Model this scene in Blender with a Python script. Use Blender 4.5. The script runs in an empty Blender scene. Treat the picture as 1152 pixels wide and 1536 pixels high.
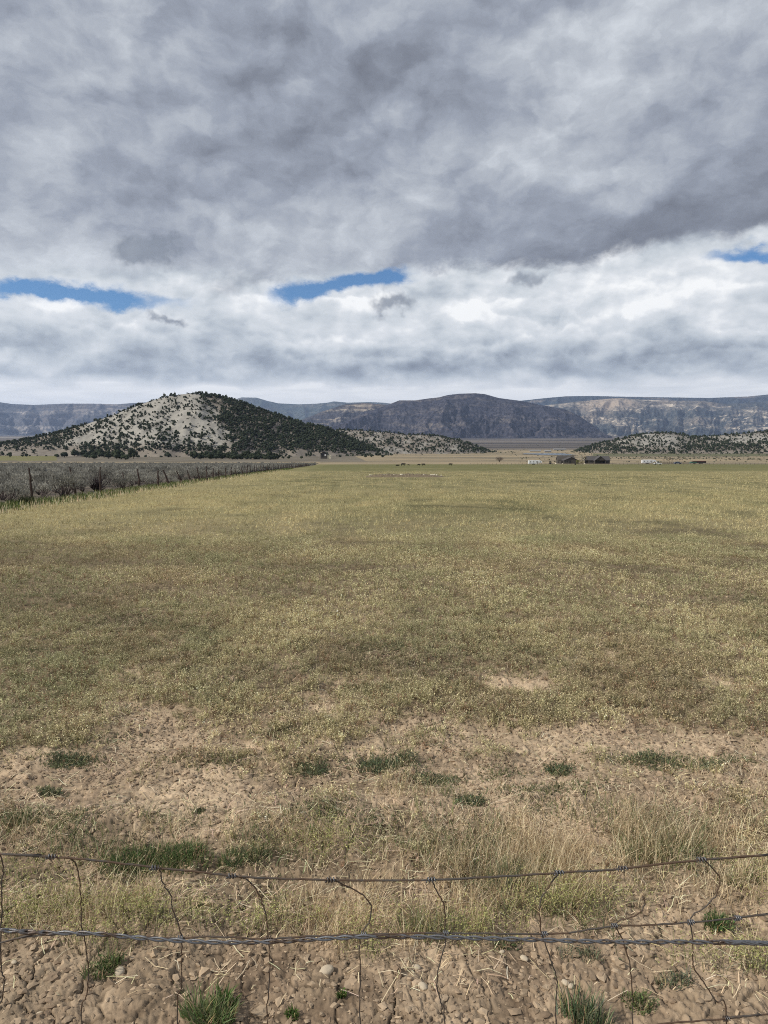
import bpy, math, numpy as np
from mathutils import Vector
R = math.radians
rng = np.random.default_rng(7)
scene = bpy.context.scene
COL = scene.collection

# ------------------------------------------------------------------ camera
F_PX, CX, CY = 1077.0, 576.0, 768.0          # in the photograph's pixels
HZ = 648.0                                    # row of the true horizon
CAMZ = 1.6
PITCH = math.atan((CY - HZ) / F_PX)
cd = bpy.data.cameras.new("camera")
cam = bpy.data.objects.new("camera", cd); COL.objects.link(cam)
cam.location = (0, 0, CAMZ)
cam.rotation_euler = (math.pi / 2 - PITCH, 0, 0)
cd.sensor_fit = 'VERTICAL'; cd.sensor_height = 24.0; cd.sensor_width = 18.0
cd.lens = 24.0 * F_PX / 1536.0
cd.clip_start = 0.05; cd.clip_end = 80000
scene.camera = cam

# ------------------------------------------------------------------ light
SUN_EL, SUN_AZ = 40.0, -105.0                 # azimuth clockwise from +Y: from the left, a little behind
sd = bpy.data.lights.new("sun", 'SUN'); sd.energy = 3.9; sd.angle = R(3); sd.color = (1.0, 0.935, 0.83)
sun = bpy.data.objects.new("sun", sd); COL.objects.link(sun)
sdir = Vector((math.sin(R(SUN_AZ)) * math.cos(R(SUN_EL)), math.cos(R(SUN_AZ)) * math.cos(R(SUN_EL)), math.sin(R(SUN_EL))))
sun.rotation_euler = sdir.to_track_quat('Z', 'Y').to_euler()
sun.location = (0, 0, 50)
scene.view_settings.view_transform = 'Standard'
scene.view_settings.look = 'None'
scene.view_settings.exposure = 0.0
scene.view_settings.gamma = 1.0
scene.cycles.max_bounces = 6
scene.cycles.diffuse_bounces = 3
scene.cycles.transparent_max_bounces = 8
scene.cycles.volume_bounces = 1
scene.cycles.use_denoising = False
scene.cycles.pixel_filter_type = 'BLACKMAN_HARRIS'; scene.cycles.filter_width = 1.05
try:
    scene.cycles.denoiser = 'OPENIMAGEDENOISE'
    scene.cycles.denoising_input_passes = 'RGB_ALBEDO_NORMAL'
except Exception:
    pass

def ang(px, row):
    """azimuth and elevation (radians) of a direction seen at this pixel of the photograph"""
    x = (px - CX) / F_PX; u = (CY - row) / F_PX
    y = math.cos(PITCH) + u * math.sin(PITCH); z = u * math.cos(PITCH) - math.sin(PITCH)
    return math.atan2(x, y), math.atan2(z, math.hypot(x, y))

# ------------------------------------------------------------------ node helper
class NG:
    def __init__(s, nt): s.nt = nt; nt.nodes.clear()
    def n(s, t, **k):
        o = s.nt.nodes.new(t)
        for a, b in k.items(): setattr(o, a, b)
        return o
    def put(s, sock, v):
        if isinstance(v, bpy.types.NodeSocket): s.nt.links.new(v, sock)
        elif v is not None:
            if hasattr(sock.default_value, '__len__') and not hasattr(v, '__len__'): v = [v] * len(sock.default_value)
            if hasattr(sock.default_value, '__len__') and len(sock.default_value) == 4 and len(v) == 3: v = tuple(v) + (1,)
            sock.default_value = v
    def m(s, op, a, b=None, c=None, clamp=False):
        o = s.n('ShaderNodeMath', operation=op, use_clamp=clamp)
        for i, v in enumerate((a, b, c)): s.put(o.inputs[i], v)
        return o.outputs[0]
    def vm(s, op, a, b=None, out=0):
        o = s.n('ShaderNodeVectorMath', operation=op)
        s.put(o.inputs[0], a)
        if op == 'SCALE': s.put(o.inputs[3], b)
        elif b is not None: s.put(o.inputs[1], b)
        return o.outputs[out]
    def comb(s, x, y, z):
        o = s.n('ShaderNodeCombineXYZ')
        for i, v in enumerate((x, y, z)): s.put(o.inputs[i], v)
        return o.outputs[0]
    def sep(s, v):
        o = s.n('ShaderNodeSeparateXYZ'); s.put(o.inputs[0], v); return o.outputs
    def noise(s, vec, scale, detail=4, rough=.55, dist=0.0, typ='FBM', color=False, lac=2.0):
        o = s.n('ShaderNodeTexNoise', noise_type=typ)
        o.noise_dimensions = '3D'
        if typ == 'FBM': o.normalize = True
        s.put(o.inputs['Vector'], vec); s.put(o.inputs['Scale'], scale); s.put(o.inputs['Detail'], detail)
        s.put(o.inputs['Roughness'], rough); s.put(o.inputs['Distortion'], dist); s.put(o.inputs['Lacunarity'], lac)
        return o.outputs['Color' if color else 0]
    def puff(s, vec, scale, detail=3, rough=.5):
        o = s.n('ShaderNodeTexVoronoi', feature='SMOOTH_F1', voronoi_dimensions='2D'); o.normalize = True
        s.put(o.inputs['Vector'], vec); s.put(o.inputs['Scale'], scale); s.put(o.inputs['Detail'], detail); s.put(o.inputs['Roughness'], rough)
        o.inputs['Smoothness'].default_value = .6
        return s.m('SUBTRACT', 1.0, o.outputs['Distance'])
    def smooth(s, v, a, b, x=0.0, y=1.0):
        o = s.n('ShaderNodeMapRange', interpolation_type='SMOOTHSTEP')
        for i, q in enumerate((v, a, b, x, y)): s.put(o.inputs[i], q)
        return o.outputs[0]
    def mix(s, f, a, b, mode='MIX'):
        o = s.n('ShaderNodeMix', data_type='RGBA', blend_type=mode)
        s.put(o.inputs[0], f); s.put(o.inputs[6], a); s.put(o.inputs[7], b)
        return o.outputs[2]
    def ramp(s, f, stops):
        o = s.n('ShaderNodeValToRGB'); e = o.color_ramp.elements
        while len(e) < len(stops): e.new(.5)
        for i, (p, c) in enumerate(stops):
            e[i].position = p; e[i].color = (tuple(c) + (1,)) if hasattr(c, '__len__') else (c, c, c, 1)
        s.put(o.inputs[0], f); return o.outputs[0]

# ------------------------------------------------------------------ world: blue sky behind two decks of cloud
world = bpy.data.worlds.new("World"); scene.world = world; world.use_nodes = True
def build_world():
    g = NG(world.node_tree)
    d = g.n('ShaderNodeTexCoord').outputs['Generated']
    x, y, z = g.sep(d)
    h = g.m('SQRT', g.m('ADD', g.m('MULTIPLY', x, x), g.m('MULTIPLY', y, y)))
    az = g.m('ARCTAN2', x, y); el = g.m('ARCTAN2', z, h)
    P = g.comb(az, el, 0.0)                                   # radians
    zz = g.m('ADD', g.m('MAXIMUM', z, 0.0), 0.10)
    Q = g.comb(g.m('DIVIDE', x, zz), g.m('DIVIDE', y, zz), 0.0)   # the deck overhead, flattened towards the horizon
    Qs = g.vm('MULTIPLY', Q, (0.85, 0.62, 1.0))
    # warp for ragged outlines
    w1 = g.vm('SUBTRACT', g.noise(g.vm('MULTIPLY', P, (1.0, 1.5, 1)), 9, 7, .62, color=True), (.5, .5, .5))
    w2 = g.vm('SUBTRACT', g.noise(g.vm('MULTIPLY', P, (1.0, 1.3, 1)), 3, 3, .5, color=True), (.5, .5, .5))
    Pw = g.vm('ADD', P, g.vm('ADD', g.vm('MULTIPLY', w1, (.085, .055, 0)), g.vm('MULTIPLY', w2, (.14, .06, 0))))
    Pw2 = g.vm('ADD', P, g.vm('MULTIPLY', w1, (.07, .05, 0)))
    def blob(px, row, rx, ry, amp, rot=0.0, P=Pw):
        a, e = ang(px, row)
        sx, sy = rx / F_PX, ry / F_PX
        v = g.vm('SUBTRACT', P, (a, e, 0))
        if rot:
            rn = g.n('ShaderNodeVectorRotate', rotation_type='Z_AXIS'); g.put(rn.inputs['Vector'], v); rn.inputs['Angle'].default_value = -R(rot); v = rn.outputs[0]
        v = g.vm('MULTIPLY', v, (1 / sx, 1 / sy, 0))
        q = g.vm('DOT_PRODUCT', v, v, out=1)
        return g.m('MULTIPLY', g.m('EXPONENT', g.m('MULTIPLY', q, -1.0)), amp)
    def total(bl, P=Pw, base=None):
        t = base
        for b in bl:
            v = blob(*b, P=P)
            t = v if t is None else g.m('ADD', t, v)
        return t
    # upper deck brightness layout
    L = total([
        (520, 130, 170, 95, -.15), (330, 215, 190, 75, -.12), (640, 110, 120, 80, -.07), (110, 150, 130, 90, -.03),
        (700, 330, 150, 70, -.13), (900, 372, 330, 42, -.15, 10), (1060, 330, 200, 50, -.09, 10), (560, 330, 90, 70, .10),
        (190, 320, 140, 45, -.05), (20, 320, 90, 60, .14), (60, 210, 80, 60, .08), (330, 345, 240, 55, .07),
        (300, 405, 200, 22, .12), (470, 385, 120, 30, .12), (80, 400, 130, 22, .15), (800, 250, 120, 60, .03),
        (960, 265, 90, 45, .17), (860, 150, 150, 80, .05), (1040, 90, 130, 110, .10), (1100, 200, 80, 90, -.10),
        (170, 60, 110, 60, .10), (400, 40, 120, 40, .05), (760, 30, 140, 60, .04), (640, 215, 70, 30, .08),
    ], base=None)
    Qs = g.vm('ADD', Qs, g.vm('MULTIPLY', g.vm('SUBTRACT', g.noise(Qs, 2.2, 6, .6, color=True), (.5, .5, .5)), (.55, .55, 0)))
    n1 = g.noise(Qs, 1.0, 10, .56, 0)
    off = g.comb(-.10, -.16, 0.0)
    n1b = g.noise(g.vm('ADD', Qs, off), 1.0, 8, .56, 0)
    n2 = g.noise(g.vm('ADD', g.vm('MULTIPLY', P, (1.0, 1.5, 1)), g.vm('ADD', g.vm('MULTIPLY', w2, (.07, .05, 0)), g.vm('MULTIPLY', w1, (.085, .085, 0)))), 6.5, 10, .56, 0)
    n2b = g.noise(g.vm('ADD', g.vm('ADD', g.vm('MULTIPLY', P, (1.0, 1.5, 1)), g.vm('ADD', g.vm('MULTIPLY', w2, (.07, .05, 0)), g.vm('MULTIPLY', w1, (.085, .085, 0)))), (-.014, .030, 0)), 6.5, 9, .56, 0)
    up = g.m('ADD', .475, L)
    up = g.m('ADD', up, g.m('MULTIPLY', g.m('SUBTRACT', n1, .5), .80))
    up = g.m('ADD', up, g.m('MULTIPLY', g.m('SUBTRACT', n1, n1b), .22))
    up = g.m('ADD', up, g.m('MULTIPLY', g.m('SUBTRACT', n2, .5), .64))
    up = g.m('ADD', up, g.m('MULTIPLY', g.m('SUBTRACT', n2, n2b), 1.05))
    upc = g.ramp(up, [(0.0, (.175, .190, .230)), (.2, (.235, .258, .310)), (.4, (.335, .368, .435)), (.6, (.48, .515, .57)), (.82, (.68, .72, .77)), (1.0, (.92, .94, .96))])
    # lower band of cumulus seen from the side
    B = total([
        (620, 470, 420, 26, .16), (1000, 430, 220, 45, .20), (550, 500, 60, 26, .22), (420, 525, 50, 14, .16), (60, 480, 120, 26, .12), (90, 555, 70, 22, .16),
        (300, 500, 160, 26, -.04), (560, 553, 330, 14, -.26), (900, 545, 160, 15, -.26), (250, 560, 150, 12, -.14), (860, 500, 200, 24, -.06), (1080, 520, 110, 22, -.10),
        (1120, 550, 90, 9, -.12), (30, 510, 80, 16, -.12),
    ], P=Pw2)
    c1 = g.noise(g.vm('MULTIPLY', P, (1.0, 1.9, 1)), 11, 9, .55, .1)
    Pc = g.vm('ADD', g.vm('MULTIPLY', P, (1.0, 1.5, 1)), g.vm('MULTIPLY', w1, (.05, .05, 0)))
    pf = g.puff(Pc, 13, 3, .55); pfb = g.puff(g.vm('ADD', Pc, (-.010, .024, 0)), 13, 3, .55)
    c1b = g.noise(g.vm('ADD', g.vm('MULTIPLY', P, (1.0, 1.9, 1)), (-.008, .022, 0)), 11, 8, .55, .1)
    lo = g.m('ADD', .66, B)
    lo = g.m('ADD', lo, g.m('MULTIPLY', g.m('SUBTRACT', c1, .5), .75))
    lo = g.m('ADD', lo, g.m('MULTIPLY', g.m('SUBTRACT', c1, c1b), .45))
    lo = g.m('ADD', lo, g.m('MULTIPLY', g.m('SUBTRACT', pf, pfb), .85))
    # ranks of cumulus, each with a lit crisp top and a grey flank, nearer ranks lower
    for k_, (r0, amp_, sc_, wgt_, edge_) in enumerate([(446, .030, 9, .75, .0030), (478, .040, 11, .70, .0045), (508, .034, 14, .65, .0045), (536, .020, 18, .5, .004)]):
        e0 = ang(576, r0)[1]
        nn = g.noise(g.vm('ADD', g.vm('MULTIPLY', P, (1.0, .8, 1)), (k_ * 3.1, 0, 0)), sc_, 8, .56, .4)
        top = g.m('ADD', e0, g.m('MULTIPLY', g.m('SUBTRACT', nn, .5), amp_ * 2.4))
        dtop = g.m('SUBTRACT', top, el)                        # >0 inside the rank
        inside = g.smooth(dtop, -edge_, edge_)
        lit = g.m('EXPONENT', g.m('MULTIPLY', g.m('MAXIMUM', dtop, 0.0), -70.0))
        body = g.m('ADD', g.m('ADD', .53, g.m('MULTIPLY', lit, .46)), g.m('ADD', g.m('MULTIPLY', g.m('SUBTRACT', pf, pfb), .9), g.m('MULTIPLY', g.m('SUBTRACT', c1, .5), .9)))
        mk = g.n('ShaderNodeMix', data_type='FLOAT'); patch = g.smooth(g.noise(g.vm('ADD', P, (k_ * 1.7, 5, 0)), 4, 3, .5), .40, .58)
        g.put(mk.inputs[0], g.m('MULTIPLY', g.m('MULTIPLY', inside, patch), wgt_)); g.put(mk.inputs[2], lo); g.put(mk.inputs[3], g.m('ADD', body, g.m('MULTIPLY', B, .6))); lo = mk.outputs[0]
    # the base of the band is flat, grey and level
    fb = g.m('MULTIPLY', g.smooth(el, R(4.2), R(5.4)), g.smooth(el, R(7.2), R(5.6)))
    lo = g.m('SUBTRACT', lo, g.m('MULTIPLY', fb, .08))
    # pale clear strip along the horizon
    hzn = g.smooth(g.m('ADD', el, g.m('MULTIPLY', g.m('SUBTRACT', c1, .5), .05)), R(3.1), R(4.3), 1.0, 0.0)
    st = g.noise(g.vm('MULTIPLY', P, (1.0, 9.0, 1)), 7, 6, .55, .3)
    lo_h = g.m('ADD', .97, g.m('MULTIPLY', g.m('SUBTRACT', st, .5), .6))
    mx = g.n('ShaderNodeMix', data_type='FLOAT'); g.put(mx.inputs[0], hzn); g.put(mx.inputs[2], lo); g.put(mx.inputs[3], lo_h)
    loc = g.ramp(mx.outputs[0], [(0.0, (.20, .225, .27)), (.25, (.33, .37, .425)), (.45, (.48, .53, .585)), (.65, (.65, .695, .735)), (.84, (.80, .83, .86)), (1.0, (1.02, 1.03, 1.03))])
    # edge between the decks: a sagging line that climbs to the right
    edge = total([(0, 420, 200, 22, -.018), (1152, 365, 220, 60, .035), (700, 405, 160, 40, .012)], base=R(11.6))
    jag = g.m('MULTIPLY', g.m('SUBTRACT', g.noise(g.vm('MULTIPLY', P, (1.0, 1.6, 1)), 13, 8, .62, .3), .5), .075)
    f = g.smooth(g.m('ADD', g.m('SUBTRACT', el, edge), jag), -.010, .014)
    cloud = g.mix(f, loc, upc)
    # small dark scraps drifting in front of the bright band
    scr = total([(212, 382, 40, 17, 1.3), (238, 372, 22, 12, .9), (588, 458, 33, 10, 1.05), (250, 476, 26, 6, .95), (797, 421, 28, 10, .8, 20), (360, 415, 60, 18, .6, 15), (890, 512, 34, 14, .45), (1000, 520, 60, 10, .4)],
                P=g.vm('ADD', P, g.vm('MULTIPLY', g.vm('SUBTRACT', g.noise(P, 20, 4, .55, color=True), (.5, .5, .5)), (.11, .07, 0))))
    scr = g.smooth(scr, .15, 1.0, 0, .85)
    cloud = g.mix(scr, cloud, g.mix(g.noise(P, 45, 5), (.19, .215, .265), (.30, .335, .39)))
    # gaps of blue
    gap = total([(135, 438, 120, 13, 1.3), (50, 436, 40, 10, .6), (500, 427, 92, 17, 1.55, 10), (578, 408, 50, 15, 1.0), (1125, 380, 62, 12, 1.25), (15, 575, 60, 9, .5)],
                P=g.vm('ADD', P, g.vm('MULTIPLY', w1, (.12, .075, 0))))
    gap = g.smooth(g.m('ADD', gap, g.m('ADD', g.m('MULTIPLY', g.m('SUBTRACT', n2, .5), 1.6), g.m('MULTIPLY', g.m('SUBTRACT', pf, .6), .9))), .34, 1.30)
    sky = g.n('ShaderNodeTexSky', sky_type='NISHITA')
    sky.sun_disc = False; sky.sun_elevation = R(SUN_EL); sky.sun_rotation = R(SUN_AZ)
    sky.altitude = 1700; sky.air_density = 1.0; sky.dust_density = .4; sky.ozone_density = 2.0
    sk = g.mix(1.0, sky.outputs[0], (.060, .085, .105), 'MULTIPLY')
    tot = g.mix(gap, cloud, sk)
    gr = g.smooth(el, R(-4), R(0), 1.0, 0.0)
    tot = g.mix(gr, tot, (.22, .19, .14))
    bg = g.n('ShaderNodeBackground'); g.put(bg.inputs[0], tot); bg.inputs[1].default_value = 1.0
    o = g.n('ShaderNodeOutputWorld'); g.nt.links.new(bg.outputs[0], o.inputs[0])
    world.cycles.sampling_method = 'MANUAL'; world.cycles.sample_map_resolution = 512
build_world()

# ------------------------------------------------------------------ numpy noise
_perm = np.random.default_rng(3).permutation(4096).astype(np.int64)
def _h(ix, iy, seed=0):
    return _perm[(_perm[(ix + seed * 131) & 4095] + iy * 7 + seed) & 4095]
_ga = np.random.default_rng(5).random(4096) * 2 * np.pi
_gx, _gy = np.cos(_ga), np.sin(_ga)
_rv = np.random.default_rng(6).random((2, 4096))
def perlin(x, y, seed=0):
    ix = np.floor(x).astype(np.int64); iy = np.floor(y).astype(np.int64)
    fx, fy = x - ix, y - iy
    u = fx * fx * fx * (fx * (fx * 6 - 15) + 10); v = fy * fy * fy * (fy * (fy * 6 - 15) + 10)
    def gd(a, b, dx, dy):
        h = _h(a, b, seed); return _gx[h] * dx + _gy[h] * dy
    n00 = gd(ix, iy, fx, fy); n10 = gd(ix + 1, iy, fx - 1, fy)
    n01 = gd(ix, iy + 1, fx, fy - 1); n11 = gd(ix + 1, iy + 1, fx - 1, fy - 1)
    return 1.5 * ((n00 * (1 - u) + n10 * u) * (1 - v) + (n01 * (1 - u) + n11 * u) * v)
def fbm(x, y, oct=4, seed=0, gain=.5):
    s = 0; a = 1; t = 0
    for i in range(oct):
        s = s + a * perlin(x * 2**i, y * 2**i, seed + i); t += a; a *= gain
    return s / t
def ridged(x, y, oct=4, seed=0, gain=.55):
    s = 0; a = 1; t = 0
    for i in range(oct):
        s = s + a * (1 - np.abs(perlin(x * 2**i, y * 2**i, seed + i)) * 1.6); t += a; a *= gain
    return s / t
def worley(x, y, seed=0):
    ix = np.floor(x).astype(np.int64); iy = np.floor(y).astype(np.int64)
    f1 = np.full(x.shape, 9.0); f2 = np.full(x.shape, 9.0); idd = np.zeros(x.shape)
    for a in (-1, 0, 1):
        for b in (-1, 0, 1):
            h = _h(ix + a, iy + b, seed)
            d = np.hypot(ix + a + .1 + .8 * _rv[0][h] - x, iy + b + .1 + .8 * _rv[1][h] - y)
            c = d < f1
            f2 = np.where(c, f1, np.minimum(f2, d)); idd = np.where(c, h / 4096., idd); f1 = np.where(c, d, f1)
    return f1, f2, idd
def sst(a, b, x):
    t = np.clip((x - a) / (b - a), 0, 1); return t * t * (3 - 2 * t)

# ------------------------------------------------------------------ the lie of the land
_rows = [(450, 697.43), (520, 696.4), (600, 693), (700, 689.2), (900, 685), (1300, 680), (2000, 671.5), (3000, 665.5), (6000, 658.2), (9000, 655), (12000, 653.4), (20000, 651.2), (45000, 649.5)]
_PY = np.array([-500., 0., 60.] + [a for a, b in _rows])
_S0 = 45.6 / F_PX
_PZ = np.array([2.0, 0., -_S0 * 60] + [CAMZ - (b - HZ) / F_PX * a for a, b in _rows])
def base_z(y): return np.interp(y, _PY, _PZ)
def proj(x, y, z):
    x = np.asarray(x, float); zz = np.asarray(z, float) - CAMZ
    c, s = math.cos(PITCH), math.sin(PITCH)
    dep = np.maximum(y * c - zz * s, 1e-3); up = y * s + zz * c
    return CX + F_PX * x / dep, CY - F_PX * up / dep
def at(px, row):
    """the ground point seen at this pixel"""
    x = (px - CX) / F_PX; u = (CY - row) / F_PX
    y = math.cos(PITCH) + u * math.sin(PITCH); z = u * math.cos(PITCH) - math.sin(PITCH)
    lo, hi = .3, 45000.
    for _ in range(80):
        m = math.sqrt(lo * hi)
        if CAMZ + z / y * m > base_z(m): lo = m
        else: hi = m
    return lo * x / y, lo
def crest(px, row, D):
    """a point at depth D that shows at this pixel"""
    x = (px - CX) / F_PX; u = (CY - row) / F_PX
    y = math.cos(PITCH) + u * math.sin(PITCH); z = u * math.cos(PITCH) - math.sin(PITCH)
    return D * x / y, D, CAMZ + D * z / y
FX0, FK = -11.9, -0.069                       # the old post fence runs along x = FX0 + FK*y
def fence_x(y): return FX0 + FK * y

def cover(x, y):
    """how much of the ground the weeds cover, 0..1"""
    px, row = proj(x, y, base_z(y))
    n = fbm(x * .9 + 3, y * .9, 4, 11) * .9 + fbm(x * 3.1, y * 3.1, 3, 17) * .6
    edge = 3.74 + .25 * np.sin(x * 1.3 + 1) + .5 * fbm(x * .7, y * .7 + 9, 2, 23)
    c = sst(edge - .30, edge + .40, y) * 1.0
    c = c + .25 * sst(2.3, 2.6, y) * (1 - sst(3.0, 3.3, y))
    for (a, b, rx, ry, k) in [(780,1035,70,14,-1), (1085,1032,70,14,-1), (640,1092,75,16,-.9), (240,1110,75,26,-1), (480,1062,35,24,-.6), (870,1108,95,14,-.8),
                              (1030,1125,110,24,-.8), (360,1120,120,16,-.5), (905,988,30,8,-.5), (1000,1075,60,10,-.3), (60,1105,120,26,.5), (830,1085,90,20,.7), (930,1075,60,14,.5),
                              (600,1050,60,26,.4), (330,1075,70,12,.4), (1080,1095,60,20,.6), (180,1025,50,8,-.35), (320,1030,30,8,-.3)]:
        c = c + k * np.exp(-((px - a) / rx)**2 - ((row - b) / ry)**2)
    c = c + n * (.80 * (1 - sst(5, 9, y)) + .30)
    return np.clip(c, 0, 1)
def darkpatch(x, y):
    px, row = proj(x, y, base_z(y))
    d = sst(.18, .5, fbm(x * .35 + 8, y * .33, 4, 31)) * .8 + sst(.20, .45, fbm(x * .12 + 2, y * .11, 3, 37)) * .5
    for (a, b, rx, ry, k) in [(185,942,70,12,1), (160,850,120,7,.7), (520,858,110,7,.8), (440,893,70,6,.8), (240,890,60,5,.6), (1060,910,110,7,.8), (985,797,60,5,.7), (790,935,50,5,.7),
                              (1110,850,60,6,.8), (60,985,40,6,.7), (850,850,90,6,.4), (560,990,70,10,.5), (900,955,60,6,.6)]:
        d = d + k * np.exp(-((px - a) / rx)**2 - ((row - b) / ry)**2)
    return np.clip(d, 0, 1)

def micro(x, y):
    """relief of the bare soil in metres"""
    m = 1 - sst(9, 16, y)
    wx = x + .035 * fbm(x * 9, y * 9, 3, 41); wy = y + .035 * fbm(x * 9 + 7, y * 9, 3, 43)
    f1, f2, i1 = worley(wx * 7.5, wy * 7.5, 1)
    g1, g2, i2 = worley(wx * 22 + 5, wy * 22, 2)
    k1, k2, i3 = worley(wx * 52 + 5, wy * 52, 3)
    crust = sst(.0, .4, fbm(x * 1.3, y * 1.3, 3, 51) + .12)
    h = crust * (.014 * sst(0, .055, f2 - f1) + .010 * i1 + .005 * sst(0, .09, g2 - g1) + .003 * i2)
    h = h + (1 - crust) * (.004 * sst(0, .4, g2 - g1) * i2 + .006 * np.abs(perlin(x * 26, y * 26, 55)) + .008 * i1 * sst(0, .12, f2 - f1))
    h = h + .005 * sst(0, .4, k2 - k1) * i3 + .007 * fbm(x * 45, y * 45, 3, 58) + .004 * np.abs(perlin(x * 17, y * 17, 59))
    h = h + .030 * fbm(x * 1.1, y * 1.1, 3, 53) + .020 * fbm(x * 5, y * 5, 4, 57)
    # low banks left by the plough just beyond the fence
    h = h + .05 * np.exp(-((y - 3.05 - .12 * np.sin(x * 1.1)) / .22)**2) + .04 * cover(x, y)
    cr = np.minimum(sst(0, .07, f2 - f1), .45 + .55 * sst(0, .12, g2 - g1))
    return h * m, 1 - (1 - cr) * m, i1, i2
def ground_z(x, y):
    x = np.asarray(x, float); y = np.asarray(y, float)
    return base_z(y) + micro(x, y)[0]

# ------------------------------------------------------------------ materials
MATS = {}
def new_mat(name):
    m = bpy.data.materials.new(name); m.use_nodes = True; return m, NG(m.node_tree)
def finish(g, color, rough=.9, bump=None, bstr=.5, bdist=.01, transl=0.0, spec=.25, metal=0.0):
    p = g.n('ShaderNodeBsdfPrincipled'); g.put(p.inputs['Base Color'], color); g.put(p.inputs['Roughness'], rough)
    p.inputs['Specular IOR Level'].default_value = spec; p.inputs['Metallic'].default_value = metal
    if bump is not None:
        b = g.n('ShaderNodeBump'); b.inputs['Strength'].default_value = bstr; b.inputs['Distance'].default_value = bdist
        g.put(b.inputs['Height'], bump); g.nt.links.new(b.outputs[0], p.inputs['Normal'])
    o = g.n('ShaderNodeOutputMaterial'); sh = p.outputs[0]
    if transl:
        t = g.n('ShaderNodeBsdfTranslucent'); g.put(t.inputs[0], color)
        mx = g.n('ShaderNodeMixShader'); mx.inputs[0].default_value = transl
        g.nt.links.new(sh, mx.inputs[1]); g.nt.links.new(t.outputs[0], mx.inputs[2]); sh = mx.outputs[0]
    g.nt.links.new(sh, o.inputs[0])
def flat_mat(name, col, rough=.8, var=.25, scale=8, spec=.25, transl=0.0, metal=0.0, bstr=.3, bdist=.01):
    m, g = new_mat(name)
    c = g.n('ShaderNodeTexCoord').outputs['Object']
    n = g.noise(c, scale, 4, .6)
    k = g.m('ADD', 1 - var, g.m('MULTIPLY', n, 2 * var))
    finish(g, g.vm('SCALE', col, k), rough, bump=n, bstr=bstr, bdist=bdist, spec=spec, transl=transl, metal=metal)
    MATS[name] = m; return m
def attr_mat(name, rough=.9, transl=0.0, spec=.2, nscale=None, nvar=.2, bstr=0, bdist=.01):
    """colour comes from the plant's or stone's own colour attribute, with grain on top"""
    m, g = new_mat(name)
    a = g.n('ShaderNodeAttribute', attribute_name='tint').outputs['Color']
    bump = None
    if nscale:
        n = g.noise(g.n('ShaderNodeTexCoord').outputs['Object'], nscale, 4, .65)
        a = g.vm('SCALE', a, g.m('ADD', 1 - nvar, g.m('MULTIPLY', n, 2 * nvar)))
        bump = n if bstr else None
    finish(g, a, rough, transl=transl, spec=spec, bump=bump, bstr=bstr, bdist=bdist)
    MATS[name] = m; return m

# ------------------------------------------------------------------ mesh helpers
def mesh_np(name, V, F, mat=None, tint=None, smooth=False):
    """V (n,3); F (m,3 or 4); tint (n,3) or None"""
    V = np.asarray(V, np.float32).reshape(-1, 3); F = np.asarray(F, np.int32)
    k = F.shape[1]
    me = bpy.data.meshes.new(name)
    me.vertices.add(len(V)); me.vertices.foreach_set('co', V.ravel())
    me.loops.add(F.size); me.loops.foreach_set('vertex_index', F.ravel())
    me.polygons.add(len(F)); me.polygons.foreach_set('loop_start', np.arange(0, F.size, k, dtype=np.int32))
    me.polygons.foreach_set('use_smooth', np.full(len(F), smooth, bool))
    if tint is not None:
        c = np.ones((len(V), 4), np.float32); c[:, :3] = tint
        at_ = me.color_attributes.new('tint', 'FLOAT_COLOR', 'POINT'); at_.data.foreach_set('color', c.ravel())
    me.update(calc_edges=True); me.validate()
    if mat: me.materials.append(mat)
    return me
def link(name, me, parent=None, loc=None, kind=None, label=None, cat=None, group=None, rz=0):
    o = bpy.data.objects.new(name, me); COL.objects.link(o)
    if parent: o.parent = parent
    if loc is not None: o.location = loc
    if rz: o.rotation_euler = (0, 0, rz)
    if kind: o['kind'] = kind
    if label: o['label'] = label
    if cat: o['category'] = cat
    if group: o['group'] = group
    return o
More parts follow.
